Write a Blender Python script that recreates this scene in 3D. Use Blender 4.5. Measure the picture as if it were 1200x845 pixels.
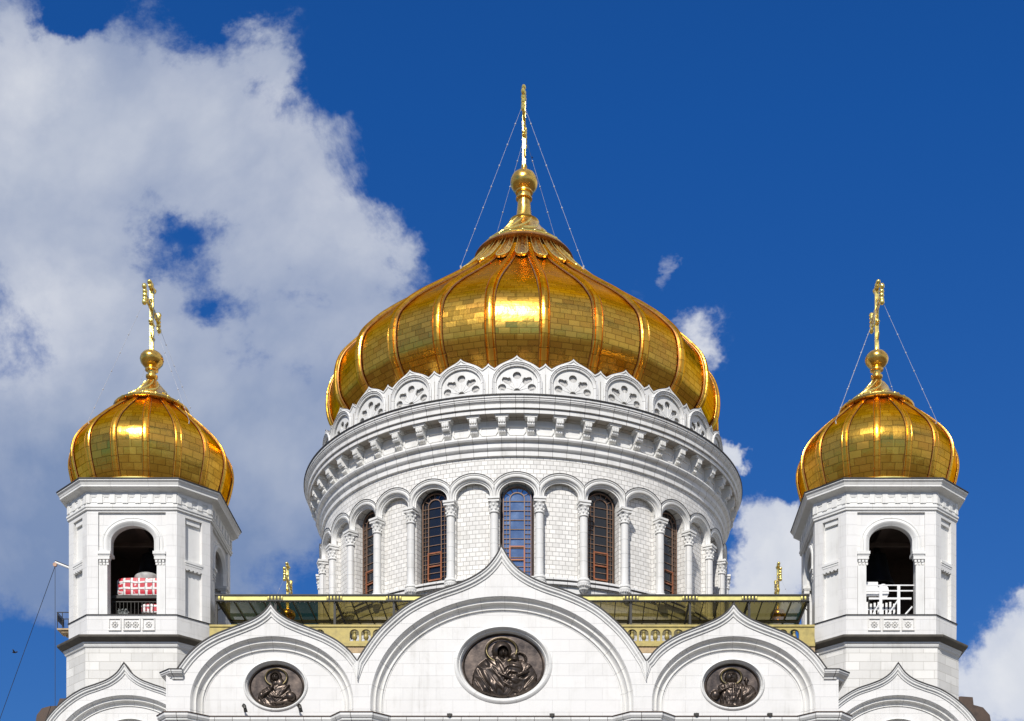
import bpy, bmesh, math, random
from mathutils import Vector, Matrix
from mathutils.geometry import delaunay_2d_cdt
R_=math.radians; PI=math.pi; sin=math.sin; cos=math.cos
random.seed(7)
S=bpy.context.scene; COL=S.collection
for o in list(bpy.data.objects): bpy.data.objects.remove(o)

# ------------------------------------------------------------------ camera
FPX=1779.0; PX,PY=670.2,1346.0; CX,CD=3.54,115.5      # eye at height 0 of these coordinates, ground at -1.6
cd=bpy.data.cameras.new('camera'); cam=bpy.data.objects.new('camera',cd); COL.objects.link(cam)
cam.location=(CX,-CD,0); cam.rotation_euler=(PI/2,0,0)
cd.sensor_width=36; cd.lens=FPX/1200*36; cd.shift_x=(600-PX)/1200; cd.shift_y=(PY-422.5)/1200
cd.clip_start=.5; cd.clip_end=6000
S.camera=cam; S.render.resolution_x=1024; S.render.resolution_y=721

# ------------------------------------------------------------------ light
SUN_EL,SUN_AZ=40.0,-11.0          # azimuth measured from the camera's side (-Y) towards -X
sd=Vector((sin(R_(SUN_AZ))*cos(R_(SUN_EL)),-cos(R_(SUN_AZ))*cos(R_(SUN_EL)),sin(R_(SUN_EL))))
sl=bpy.data.lights.new('sun','SUN'); sl.energy=5.0; sl.angle=R_(.5); sl.color=(1,.955,.89)
so=bpy.data.objects.new('sun',sl); COL.objects.link(so); so.rotation_euler=sd.to_track_quat('Z','Y').to_euler()
S.view_settings.view_transform='Standard'; S.view_settings.look='None'; S.view_settings.exposure=-0.13
S.view_settings.gamma=1; S.view_settings.use_curve_mapping=False

class NT:
    def __init__(s,nt): s.nt=nt; s.n=nt.nodes; s.l=nt.links
    def new(s,t,**k):
        n=s.n.new(t)
        for a,v in k.items(): setattr(n,a,v)
        return n
    def put(s,sock,v):
        if isinstance(v,bpy.types.NodeSocket): s.l.new(v,sock)
        elif isinstance(v,(tuple,list)) and sock.type=='RGBA' and len(v)==3: sock.default_value=(*v,1)
        else: sock.default_value=v
    def m(s,op,a,b=0.0,c=None,clamp=False):
        n=s.new('ShaderNodeMath',operation=op,use_clamp=clamp); s.put(n.inputs[0],a); s.put(n.inputs[1],b)
        if c is not None: s.put(n.inputs[2],c)
        return n.outputs[0]
    def vm(s,op,a,b=(0,0,0),scale=None):
        n=s.new('ShaderNodeVectorMath',operation=op); s.put(n.inputs[0],a); s.put(n.inputs[1],b)
        if scale is not None: s.put(n.inputs['Scale'],scale)
        return n.outputs['Value'] if op in('LENGTH','DOT_PRODUCT') else n.outputs[0]
    def mr(s,v,a,b,c=0.0,d=1.0,t='LINEAR'):
        n=s.new('ShaderNodeMapRange',interpolation_type=t)
        for i,x in enumerate((v,a,b,c,d)): s.put(n.inputs[i],x)
        return n.outputs[0]
    def mix(s,f,a,b,mode='MIX'):
        n=s.new('ShaderNodeMix',data_type='RGBA',blend_type=mode); s.put(n.inputs[0],f); s.put(n.inputs[6],a); s.put(n.inputs[7],b)
        return n.outputs[2]
    def noise(s,vec,scale,detail=4,rough=.5,dist=0):
        n=s.new('ShaderNodeTexNoise'); s.put(n.inputs['Vector'],vec); n.inputs['Scale'].default_value=scale
        n.inputs['Detail'].default_value=detail; n.inputs['Roughness'].default_value=rough; n.inputs['Distortion'].default_value=dist
        return n
    def xyz(s,v):
        n=s.new('ShaderNodeSeparateXYZ'); s.put(n.inputs[0],v); return n.outputs
    def comb(s,x,y,z=0.0):
        n=s.new('ShaderNodeCombineXYZ')
        for i,v in enumerate((x,y,z)): s.put(n.inputs[i],v)
        return n.outputs[0]

w=bpy.data.worlds.new("World"); S.world=w; w.use_nodes=True
T=NT(w.node_tree); T.n.clear()
sky=T.new('ShaderNodeTexSky',sky_type='NISHITA',sun_disc=False); sky.sun_elevation=R_(SUN_EL); sky.sun_rotation=R_(180-SUN_AZ)
sky.air_density=1.0; sky.dust_density=.3; sky.ozone_density=3.0; sky.altitude=200
b1=T.new('ShaderNodeBackground'); b1.inputs[1].default_value=.1
tc=T.new('ShaderNodeTexCoord')
zz_=T.xyz(tc.outputs['Generated'])[2]
skc=T.mix(1.0,sky.outputs[0],T.mix(T.mr(zz_,.26,.56),(.24,.54,.95),(.125,.60,1.27)),'MULTIPLY'); T.put(b1.inputs[0],skc)
d=tc.outputs['Generated']; dx,dy,dz=T.xyz(d)
ay=T.m('MAXIMUM',T.m('ABSOLUTE',dy),.08)
# direction of the sky as slopes against the north direction (x/y, z/y)
sx=T.m('DIVIDE',dx,ay); sz=T.m('DIVIDE',dz,ay); q=T.comb(sx,sz,T.m('MULTIPLY',T.m('SIGN',dy),.7))
warp=T.noise(q,6.0,7,.65); wv=T.vm('SCALE',T.vm('SUBTRACT',warp.outputs['Color'],(.5,.5,.5)),scale=.13)
qw=T.vm('ADD',q,wv)
def blob(px,py,rx,ry,a):
    c=((px-PX)/FPX,(PY-py)/FPX); s_=T.vm('MULTIPLY',T.vm('SUBTRACT',qw,(c[0],c[1],0)),(FPX/rx,FPX/ry,0))
    return T.mr(T.vm('LENGTH',s_),0.0,1.0,a,0.0,'SMOOTHSTEP')
tot=None
BL=[(60,170,330,260,1.25),(250,120,120,150,.6),(350,240,150,150,1.0),(430,280,85,70,.55),(150,420,380,230,1.0),(390,390,150,110,.6),(300,560,260,200,.55),(60,560,220,170,.45),
    (80,25,75,60,-1.0),(285,105,45,55,-.45),(190,285,110,85,-.78),(245,375,75,65,-.62),(315,425,85,55,-.62),(300,60,75,90,.55),(90,690,260,130,.55),(330,330,80,60,-.2),(90,600,260,170,.6),(250,520,200,120,.3),(150,330,50,40,-.3),(310,620,150,170,.55),(230,700,100,90,.4),(10,850,300,130,-1.3),
    (855,522,28,28,1.0),(905,640,90,85,1.5),(960,620,60,60,.9),(870,690,100,70,1.1),(1180,790,110,110,1.5),(1240,740,110,90,1.0),(802,315,26,50,.50),(828,395,46,54,.55),(760,340,30,60,.2)]
for b in BL:
    v=blob(*b); tot=v if tot is None else T.m('ADD',tot,v)
front=T.m('GREATER_THAN',dy,0.0)
fb=T.noise(T.comb(sx,sz,4.0),1.3,5,.55).outputs[0]
gen=T.mr(fb,.37,.52,0.0,1.0)
outside=T.m('MAXIMUM',T.mr(T.m('ABSOLUTE',T.m('ADD',sx,.04)),.46,.62),T.mr(sz,.86,1.05))   # sky out of view, clouds added there to warm the gold's reflections
field=T.m('ADD',T.m('MULTIPLY',tot,front),T.m('MULTIPLY',gen,T.m('MAXIMUM',outside,T.m('SUBTRACT',1.0,front))))
n1=T.noise(q,7.0,12,.66,.3).outputs[0]; n1c=T.m('SUBTRACT',n1,.5)
vo=T.new('ShaderNodeTexVoronoi',feature='F1',normalize=True); T.put(vo.inputs['Vector'],T.vm('ADD',q,T.vm('SCALE',T.vm('SUBTRACT',warp.outputs['Color'],(.5,.5,.5)),scale=.06))); vo.inputs['Scale'].default_value=13; vo.inputs['Detail'].default_value=3.5; vo.inputs['Roughness'].default_value=.55
bil=T.m('SUBTRACT',.36,vo.outputs['Distance'])      # rounded billows
f2=T.m('ADD',T.m('ADD',field,T.m('MULTIPLY',n1c,2.9)),T.m('MULTIPLY',bil,.9))
cov=T.m('MULTIPLY',T.m('MULTIPLY',T.mr(f2,.20,.80,0.0,1.0,'SMOOTHSTEP'),T.mr(f2,.5,1.5,.82,1.0)),T.mr(T.m('ADD',field,T.m('MULTIPLY',n1c,1.3)),.0,.22,0.0,1.0)); cov=T.m('MULTIPLY',cov,T.mr(field,.02,.16))
n2=T.noise(T.vm('ADD',q,(3.1,1.7,0)),4.2,6,.55,.4).outputs[0]
right=T.mr(sx,.02,.1,0.0,1.0); dens=T.mr(f2,.5,1.5,0.0,1.0)
top=T.mr(sz,.36,.62,0.0,1.0)
sh=T.m('ADD',T.m('ADD',T.mr(n2,.3,.72,-.12,.62),T.m('MULTIPLY',right,.75)),T.m('MULTIPLY',top,.16),clamp=True)
sb=None
for b in [(30,390,150,100,.5),(10,100,130,150,.35),(430,230,110,130,.3),(330,140,90,70,.25),(110,640,330,200,-.4),(290,470,190,100,-.12)]:
    v=blob(*b); sb=v if sb is None else T.m('ADD',sb,v)
sh=T.m('ADD',T.m('ADD',sh,T.m('MULTIPLY',bil,.55)),T.m('MULTIPLY',sb,front),clamp=True)
cc=T.mix(sh,(.26,.35,.55),(.92,.94,.98))
b2=T.new('ShaderNodeBackground'); T.put(b2.inputs[0],cc); T.put(b2.inputs[1],T.mr(dy,-.2,.1,.78,.95))
up=T.mr(dz,0.0,.05,0.0,1.0)
mx=T.new('ShaderNodeMixShader'); T.put(mx.inputs[0],T.m('MULTIPLY',T.m('MULTIPLY',cov,.93),up)); T.l.new(b1.outputs[0],mx.inputs[1]); T.l.new(b2.outputs[0],mx.inputs[2])
wo=T.new('ShaderNodeOutputWorld'); T.l.new(mx.outputs[0],wo.inputs[0])

# ------------------------------------------------------------------ materials
MATS={}
def mat(name):
    m=bpy.data.materials.new(name); m.use_nodes=True; t=NT(m.node_tree); t.p=m.node_tree.nodes['Principled BSDF']; MATS[name]=m; t.mat=m
    t.tc=t.new('ShaderNodeTexCoord'); return t
def bump(t,h,strength,dist,base=None):
    b=t.new('ShaderNodeBump'); b.inputs['Strength'].default_value=strength; b.inputs['Distance'].default_value=dist
    t.put(b.inputs['Height'],h)
    if base is not None: t.put(b.inputs['Normal'],base)
    return b.outputs[0]
def marble(name,bw,rh,mort,mcol,var=.05,base=(.74,.735,.715),off=.5,grime=.35):
    t=mat(name); geo=t.new('ShaderNodeNewGeometry'); P=geo.outputs['Position']; uv=t.tc.outputs['UV']
    br=t.new('ShaderNodeTexBrick',offset=off); t.put(br.inputs['Vector'],uv)
    lo=tuple(c*(1-var) for c in base); hi=tuple(min(1,c*(1+var*.5)) for c in base)
    t.put(br.inputs['Color1'],lo); t.put(br.inputs['Color2'],hi); t.put(br.inputs['Mortar'],mcol)
    br.inputs['Scale'].default_value=1; br.inputs['Mortar Size'].default_value=mort; br.inputs['Mortar Smooth'].default_value=.2
    br.inputs['Brick Width'].default_value=bw; br.inputs['Row Height'].default_value=rh
    n=t.noise(P,.55,7,.62,.6).outputs[0]; n2=t.noise(t.vm('MULTIPLY',P,(3.5,3.5,.5)),1.0,5,.6).outputs[0]; n3=t.noise(P,4,8,.7,1.2).outputs[0]
    c=t.mix(t.mr(n,.48,.72,0,grime),br.outputs[0],(.50,.49,.455))
    c=t.mix(t.mr(n2,.6,.8,0,grime*.8),c,(.42,.40,.36))
    n4=t.noise(t.vm('MULTIPLY',P,(2.6,2.6,.16)),1.0,6,.7,.3).outputs[0]; c=t.mix(t.m('MULTIPLY',t.mr(n4,.50,.72,0,.45),t.mr(n,.40,.62)),c,(.40,.385,.35))
    c=t.mix(t.mr(n3,.55,.8,0,.16),c,(.50,.52,.54))
    t.put(t.p.inputs['Base Color'],c); t.p.inputs['Roughness'].default_value=.55; t.p.inputs['Specular IOR Level'].default_value=.3
    h=t.m('SUBTRACT',t.m('MULTIPLY',n3,.15),br.outputs['Fac'])
    t.put(t.p.inputs['Normal'],bump(t,h,.6,.02)); return t.mat
M_brick=marble('marble_blocks',.44,.294,.020,(.40,.385,.36),.12,(.77,.755,.72))
M_joint=marble('marble_courses',.95,40,.016,(.22,.21,.20),.06)
M_big=marble('marble_slabs',1.7,.62,.006,(.62,.61,.59),.03,(.72,.71,.69),grime=.25)
M_stage=marble('marble_ashlar',1.25,.5,.012,(.50,.48,.43),.15,(.73,.715,.675))
M_trim=marble('marble_trim',2.2,60,.007,(.50,.49,.46),.03,(.74,.735,.71),grime=.25)
M_arch=marble('marble_archivolt',1.25,60,.01,(.42,.41,.39),.04,(.75,.74,.71),grime=.3)
M_soffit=marble('marble_dark',.95,40,.018,(.16,.15,.13),.1,(.38,.34,.295))  # darker, browner marble for the soffit and pier joints

def simple(name,col,rough=.5,metal=0,nv=.25,scale=3,bmp=.0,spec=.5):
    t=mat(name); n=t.noise(t.tc.outputs['Object'],scale,6,.6).outputs[0]
    lo=tuple(c*(1-nv) for c in col); hi=tuple(min(1,c*(1+nv)) for c in col)
    t.put(t.p.inputs['Base Color'],t.mix(t.mr(n,.3,.7),lo,hi)); t.p.inputs['Metallic'].default_value=metal
    t.put(t.p.inputs['Roughness'],t.mr(n,.3,.7,max(.05,rough-.08),min(1,rough+.08))); t.p.inputs['Specular IOR Level'].default_value=spec
    if bmp: t.put(t.p.inputs['Normal'],bump(t,n,bmp,.05))
    return t.mat
M_lead=simple('weathered_lead_sheet',(.085,.075,.06),.7,0,.35,1.5)
M_flash=simple('dark_flashing',(.035,.032,.03),.6,.3)
M_brownroof=simple('brown_copper_roof',(.07,.045,.032),.55,.3,.3,2)
M_bronze=simple('dark_bronze',(.085,.066,.054),.36,.75,.5,1.6,.3)
M_bronzehi=simple('polished_bronze',(.26,.21,.10),.4,.8,.3,2.5)
M_dark=simple('dark_painted_steel',(.02,.018,.014),.5,.2)
M_yellow=simple('gilded_paint',(.62,.55,.17),.42,.25,.12,2)
M_yellow2=simple('dull_gilt_stone',(.37,.295,.09),.5,.2,.25,3)
M_ochre=simple('ochre_sill',(.42,.30,.16),.6,0,.25)
M_frame=simple('copper_window_frame',(.30,.105,.045),.5,.15,.2)
M_framed=simple('dull_window_frame',(.22,.135,.09),.55,.1,.2)
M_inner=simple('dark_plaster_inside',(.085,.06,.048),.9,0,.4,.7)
M_bell=simple('old_bell_bronze',(.03,.03,.035),.45,.6)
M_white=simple('white_painted_metal',(.75,.75,.74),.45,0,.08)
M_roofdeck=simple('roof_deck',(.07,.062,.05),.8)
M_greylid=simple('pale_grey_plastic',(.38,.38,.37),.5)
M_rope=simple('steel_wire',(.42,.43,.46),.75,.0)
M_kback=simple('rosette_recess_shade',(.47,.46,.44),.7,0,.15)  # shade inside the rosette openings, put into a grey base colour
M_rust=simple('orange_primer',(.45,.27,.18),.6)
M_greynet=simple('grey_netting',(.22,.23,.22),.8,0,.8,9)
M_grnd=simple('paving',(.12,.105,.085),.85,0,.15,.05)
M_far=simple('distant_city_ground',(.10,.085,.06),.9,0,.4,.02)
M_bird=simple('black_feathers',(.015,.015,.018),.7)

def gold(name,base,rough,tw,th,tilt=.05,line=.05,wob=.35,metal=1.0):
    t=mat(name); uv=t.tc.outputs['UV']; u,v,_=t.xyz(uv)
    row=t.m('FLOOR',t.m('DIVIDE',v,th)); un=t.m('ADD',t.m('DIVIDE',u,tw),t.m('MULTIPLY',row,.37)); colm=t.m('FLOOR',un)
    wn=t.new('ShaderNodeTexWhiteNoise',noise_dimensions='3D'); t.put(wn.inputs[0],t.comb(colm,row,1.0))
    fu=t.m('FRACT',un); fv=t.m('FRACT',t.m('DIVIDE',v,th))
    eu=t.m('MULTIPLY',t.m('MINIMUM',fu,t.m('SUBTRACT',1.0,fu)),tw); ev=t.m('MULTIPLY',t.m('MINIMUM',fv,t.m('SUBTRACT',1.0,fv)),th)
    ln=t.mr(t.m('MINIMUM',eu,ev),line*.35,line,1.0,0.0)
    r=wn.outputs['Value']; rc=wn.outputs['Color']
    c=t.mix(t.mr(r,0.0,1.0,0.0,1.0),tuple(x*y for x,y in zip(base,(.80,.76,.7))),base)
    big=t.noise(t.tc.outputs['Object'],.28,5,.6).outputs[0]
    c=t.mix(t.mr(big,.45,.75,0,.45),c,(base[0]*.80,base[1]*.66,base[2]*1.2))
    rn,gn,bn=t.xyz(rc); c=t.mix(t.mr(gn,.84,.88,0,.25),c,(.62,.25,.05))
    c=t.mix(t.m('MULTIPLY',ln,.62),c,(.16,.07,.012))
    t.put(t.p.inputs['Base Color'],c); t.p.inputs['Metallic'].default_value=metal; t.p.inputs['Specular Tint'].default_value=(1,.52,.14,1)
    t.put(t.p.inputs['Roughness'],t.m('ADD',t.mr(bn,0.0,1.0,rough-.05,rough+.06),t.m('MULTIPLY',ln,.02)))
    geo=t.new('ShaderNodeNewGeometry')
    nv=t.vm('ADD',geo.outputs['Normal'],t.vm('SCALE',t.vm('SUBTRACT',rc,(.5,.5,.5)),scale=tilt))
    nn=t.vm('NORMALIZE',nv); wo_=t.noise(t.tc.outputs['Object'],1.6,4,.6).outputs[0]
    t.put(t.p.inputs['Normal'],bump(t,wo_,wob,.08,nn)); return t.mat
M_gold=gold('gilded_sheet_tiles',(.84,.49,.08),.24,.80,.37,.022,.035,.25)
M_goldrib=gold('gilded_rib_sheet',(1.0,.55,.08),.24,3,.8,.03,.03)
M_goldside=simple('coppery_gilt_edge',(.34,.15,.045),.42,.8,.25,2,.2)
M_goldsm=gold('gilded_small_tiles',(.84,.485,.075),.22,.75,.42,.028,.03,.25)
M_goldorn=simple('gilded_ornament',(.92,.50,.11),.25,1.0,.28,2.2,.4)
M_goldcr=simple('bright_gilding',(1.0,.72,.20),.25,.9,.12,3,.3)

t=mat('window_glass'); n=t.noise(t.tc.outputs['Object'],2.0,2).outputs[0]
t.put(t.p.inputs['Base Color'],(.012,.014,.018)); t.p.inputs['Roughness'].default_value=.06; t.p.inputs['Specular IOR Level'].default_value=.6
t.put(t.p.inputs['Normal'],bump(t,n,.12,.05)); M_glass=t.mat
M_glass2=simple('backlight_toned_glass',(.30,.36,.42),.08,.75,.12,1.2)  # backlight through the opposite window, put into a pale base colour
t=mat('bronze_tinted_glass'); t.n.remove(t.p); tr=t.new('ShaderNodeBsdfTransparent'); tr.inputs[0].default_value=(.30,.245,.08,1)
gl=t.new('ShaderNodeBsdfGlossy'); gl.inputs['Roughness'].default_value=.08; df=t.new('ShaderNodeBsdfDiffuse'); df.inputs[0].default_value=(.03,.025,.012,1)
fr=t.new('ShaderNodeFresnel'); m1=t.new('ShaderNodeMixShader'); m2=t.new('ShaderNodeMixShader'); m1.inputs[0].default_value=.12
t.l.new(tr.outputs[0],m1.inputs[1]); t.l.new(df.outputs[0],m1.inputs[2]); t.put(m2.inputs[0],t.m('MULTIPLY',fr.outputs[0],.2)); t.l.new(m1.outputs[0],m2.inputs[1]); t.l.new(gl.outputs[0],m2.inputs[2])
t.l.new(m2.outputs[0],t.n['Material Output'].inputs[0]); M_tint=t.mat
def checker():
    t=mat('red_white_wrapping'); o=t.tc.outputs['Object']; x,y,z=t.xyz(t.vm('ADD',o,t.vm('SCALE',t.noise(o,1.5,2).outputs['Color'],scale=.15)))
    a=t.m('FRACT',t.m('MULTIPLY',x,2.3)); b=t.m('FRACT',t.m('MULTIPLY',z,2.6)); k=t.m('MULTIPLY',t.m('GREATER_THAN',a,.32),t.m('GREATER_THAN',b,.36))
    n=t.noise(o,3.5,3).outputs[0]; k2=t.m('MULTIPLY',k,t.mr(n,.36,.44))
    l=t.m('MAXIMUM',t.m('LESS_THAN',a,.06),t.m('LESS_THAN',b,.07)); c=t.mix(k2,(.72,.68,.66),(.50,.012,.03)); c=t.mix(l,c,(.05,.03,.03))
    t.put(t.p.inputs['Base Color'],c); return t.mat
M_check=checker()

# ------------------------------------------------------------------ mesh helpers
class MB:
    def __init__(s): s.v=[]; s.f=[]; s.uv=[]
    def add(s,v,f,uv=None,xf=None):
        k=len(s.v)
        if uv is None: uv=[(p[0],p[2]) for p in v]
        if xf: v=[xf(*p) for p in v]
        s.v+=[tuple(p) for p in v]; s.f+=[tuple(i+k for i in q) for q in f]; s.uv+=list(uv); return s
    def box(s,x0,x1,y0,y1,z0,z1,xf=None):
        v=[(x,y,z) for z in(z0,z1) for y in(y0,y1) for x in(x0,x1)]
        return s.add(v,[(0,2,3,1),(4,5,7,6),(0,1,5,4),(2,6,7,3),(0,4,6,2),(1,3,7,5)],[(p[0]+p[1],p[2]) for p in v],xf)
    def tube(s,a,b,r,n=8,r2=None,cap=True):
        a=Vector(a);b=Vector(b);d=(b-a).normalized(); q=d.to_track_quat('Z','Y').to_matrix(); r2=r if r2 is None else r2; v=[]
        for p,rr in((a,r),(b,r2)):
            for i in range(n): v.append(tuple(p+q@Vector((rr*cos(2*PI*i/n),rr*sin(2*PI*i/n),0))))
        f=[(i,(i+1)%n,n+(i+1)%n,n+i) for i in range(n)]
        if cap: f+=[tuple(range(n))[::-1],tuple(range(n,2*n))]
        return s.add(v,f)
    def ball(s,c,rx,ry=None,rz=None,n=10,m=7):
        ry=ry or rx; rz=rz or rx; v=[];f=[]
        for j in range(m+1):
            th=PI*j/m
            for i in range(n): v.append((c[0]+rx*sin(th)*cos(2*PI*i/n),c[1]+ry*sin(th)*sin(2*PI*i/n),c[2]-rz*cos(th)))
        for j in range(m):
            for i in range(n): f.append((j*n+i,j*n+(i+1)%n,(j+1)*n+(i+1)%n,(j+1)*n+i))
        return s.add(v,f)
    def lathe(s,prof,n=64,a0=0,a1=2*PI,uref=None,xf=None):
        full=abs(a1-a0-2*PI)<1e-6; v=[];f=[];uv=[]; L=0; vs=[0]
        for i in range(1,len(prof)): L+=math.hypot(prof[i][0]-prof[i-1][0],prof[i][1]-prof[i-1][1]); vs.append(L)
        ur=uref or max(p[0] for p in prof)
        for j in range(n+1):
            a=a0+(a1-a0)*j/n
            for k,(r,z) in enumerate(prof): v.append((r*sin(a),-r*cos(a),z)); uv.append((a*ur,vs[k]))
        m=len(prof)
        for j in range(n):
            for k in range(m-1): f.append((j*m+k,(j+1)*m+k,(j+1)*m+k+1,j*m+k+1))
        return s.add(v,f,uv,xf)
    def loft(s,rings,closed_ring=False,closed_path=False,uvs=None,xf=None,caps=False):
        v=[p for r in rings for p in r]; m=len(rings[0]); n=len(rings); f=[]
        for j in range(n if closed_path else n-1):
            for k in range(m if closed_ring else m-1):
                a=j*m+k; b=j*m+(k+1)%m; c=((j+1)%n)*m+(k+1)%m; d_=((j+1)%n)*m+k; f.append((a,b,c,d_))
        if caps: f+=[tuple(range(m))[::-1],tuple(range((n-1)*m,n*m))]
        return s.add(v,f,uvs,xf)
    def plate(s,outer,holes,y0,y1,back=False,xf=None,outer_wall=True,hole_wall=True,front=True):
        pts=[];edges=[];loops=[]
        for lp in [outer]+list(holes):
            k=len(pts); pts+=[Vector((a,b)) for a,b in lp]; m=len(lp); edges+=[(k+i,k+(i+1)%m) for i in range(m)]; loops.append(lp)
        rv,re,rf,_,_,_=delaunay_2d_cdt(pts,edges,[],0,1e-6)
        def ins(p,lp):
            c=False; m=len(lp)
            for i in range(m):
                a=lp[i];b=lp[i-1]
                if (a[1]>p[1])!=(b[1]>p[1]) and p[0]<(b[0]-a[0])*(p[1]-a[1])/(b[1]-a[1])+a[0]: c=not c
            return c
        F=[]
        for q in rf:
            c=sum((rv[i] for i in q),Vector((0,0)))/len(q)
            if ins(c,outer) and not any(ins(c,h) for h in holes):
                A=rv[q[0]];B=rv[q[1]];C=rv[q[2]]
                F.append(tuple(q) if (B-A).cross(C-A)>0 else tuple(q)[::-1])
        if front: s.add([(p.x,y0,p.y) for p in rv],F,None,xf)
        if back: s.add([(p.x,y1,p.y) for p in rv],[q[::-1] for q in F],None,xf)
        for idx,lp in enumerate(loops):
            if (idx==0 and outer_wall) or (idx>0 and hole_wall):
                m=len(lp); v=[(a,y0,b) for a,b in lp]+[(a,y1,b) for a,b in lp]
                s.add(v,[(i,(i+1)%m,m+(i+1)%m,m+i) for i in range(m)],[(p[0]+p[1],p[2]) for p in v],xf)
        return s
    def sweep(s,path,prof,closed=False,clampx=None,xf=None,flip=1,caps=False):
        """path of (x,z); profile of (n,y): n to the right-hand side of travel, y as given"""
        n=len(path); rings=[];uv=[];L=0
        for i,p in enumerate(path):
            a=path[i-1] if (i>0 or closed) else None; b=path[(i+1)%n] if (i<n-1 or closed) else None
            d1=Vector((p[0]-a[0],p[1]-a[1])).normalized() if a else None; d2=Vector((b[0]-p[0],b[1]-p[1])).normalized() if b else None
            if d1 is None: d1=d2
            if d2 is None: d2=d1
            n1=Vector((d1.y,-d1.x))*flip;n2=Vector((d2.y,-d2.x))*flip; nn=(n1+n2)
            nn=nn.normalized()/max(.35,(nn.normalized()).dot(n1)) if nn.length>1e-6 else n1
            ring=[]
            for q in prof:
                x=p[0]+nn.x*q[0]; z=p[1]+nn.y*q[0]
                if clampx: x=min(max(x,clampx[0]),clampx[1])
                ring.append((x,q[1],z)); uv.append((L,q[0]+q[1]))
            rings.append(ring)
            if b: L+=math.hypot(b[0]-p[0],b[1]-p[1])
        return s.loft(rings,closed_path=closed,uvs=uv,xf=xf,caps=caps)
    def build(s,name,m,parent=None,loc=(0,0,0),rotz=0,smooth=35):
        me=bpy.data.meshes.new(name); me.from_pydata(s.v,[],s.f); ul=me.uv_layers.new(name='UVMap')
        for lp in me.loops: ul.data[lp.index].uv=s.uv[lp.vertex_index]
        bm=bmesh.new(); bm.from_mesh(me); bmesh.ops.remove_doubles(bm,verts=bm.verts,dist=1e-5) if smooth else None
        bmesh.ops.recalc_face_normals(bm,faces=bm.faces); bm.to_mesh(me); bm.free()
        if smooth:
            me.polygons.foreach_set('use_smooth',[True]*len(me.polygons)); me.set_sharp_from_angle(angle=R_(smooth))
        me.materials.append(m); o=bpy.data.objects.new(name,me); COL.objects.link(o); o.location=loc; o.rotation_euler=(0,0,rotz); o.parent=parent
        return o
def tag(o,label=None,cat=None,group=None,kind=None):
    for k,v in(('label',label),('category',cat),('group',group),('kind',kind)):
        if v: o[k]=v
    return o
def empty(name,loc,label=None,cat=None,group=None,parent=None):
    o=bpy.data.objects.new(name,None); COL.objects.link(o); o.location=loc; o.parent=parent; o.empty_display_size=.3
    return tag(o,label,cat,group)
def copytree(o,parent=None,loc=None,rotz=None,label=None):
    c=o.copy(); COL.objects.link(c); c.parent=parent
    if loc is not None: c.location=loc
    if rotz is not None: c.rotation_euler=(0,0,rotz)
    if label: c['label']=label
    for ch in list(o.children): copytree(ch,c)
    return c
def G(px,py,Y):
    d=Y+CD; return (CX+(px-PX)*d/FPX,(PY-py)*d/FPX)
def zf(y,R): return (PY-y)*(CD-R)/FPX
def interp(ctrl,n):
    c=[Vector(p) for p in ctrl]; t_=[0]
    for i in range(1,len(c)): t_.append(t_[-1]+(c[i]-c[i-1]).length)
    N=len(c); m=[]
    for i in range(N):
        if i==0: m.append((c[1]-c[0])/(t_[1]-t_[0]))
        elif i==N-1: m.append((c[-1]-c[-2])/(t_[-1]-t_[-2]))
        else:
            h0=t_[i]-t_[i-1];h1=t_[i+1]-t_[i]; m.append(((c[i]-c[i-1])/h0*h1+(c[i+1]-c[i])/h1*h0)/(h0+h1))
    out=[];k=0
    for j in range(n):
        x=t_[-1]*j/(n-1)
        while k<N-2 and x>t_[k+1]: k+=1
        h=t_[k+1]-t_[k]; u=(x-t_[k])/h
        out.append(tuple((2*u**3-3*u*u+1)*c[k]+(u**3-2*u*u+u)*h*m[k]+(-2*u**3+3*u*u)*c[k+1]+(u**3-u*u)*h*m[k+1]))
    return out
def arch(cx,cz,rx,ry,zb,n=28):   # from bottom left over the top to bottom right
    p=[(cx-rx,zb)] if zb<cz-1e-6 else []
    p+=[(cx-rx*cos(PI*i/n),cz+ry*sin(PI*i/n)) for i in range(n+1)]
    if zb<cz-1e-6: p.append((cx+rx,zb))
    return p
def ell(cx,cz,rx,rz,n=32): return [(cx+rx*cos(2*PI*i/n),cz+rz*sin(2*PI*i/n)) for i in range(n)]
Q=.8     # all rounded openings of this building read a little wider than tall

# ------------------------------------------------------------------ ground
GZ=-1.6
b=MB(); b.box(-3000,3000,-3000,3000,GZ-.5,GZ-.01); o=b.build('ground',M_far,smooth=0); tag(o,kind='structure')
b=MB(); b.box(-110,110,-125,90,GZ-.3,GZ); o=b.build('plaza',M_grnd,smooth=0); tag(o,kind='structure')

# ------------------------------------------------------------------ cathedral root
CATH=empty('cathedral',(0,0,GZ),'white marble cathedral with gilded onion domes, round arcaded drum and ogee gables','cathedral')
OFF=(0,0,-GZ); DX=-.1
DOFF=(DX,0,-GZ)
def part(b,name,m,loc=OFF,parent=CATH,label=None,**k):
    o=b.build(name,m,parent,loc,**k)
    if label: o['label']=label
    return o

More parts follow.
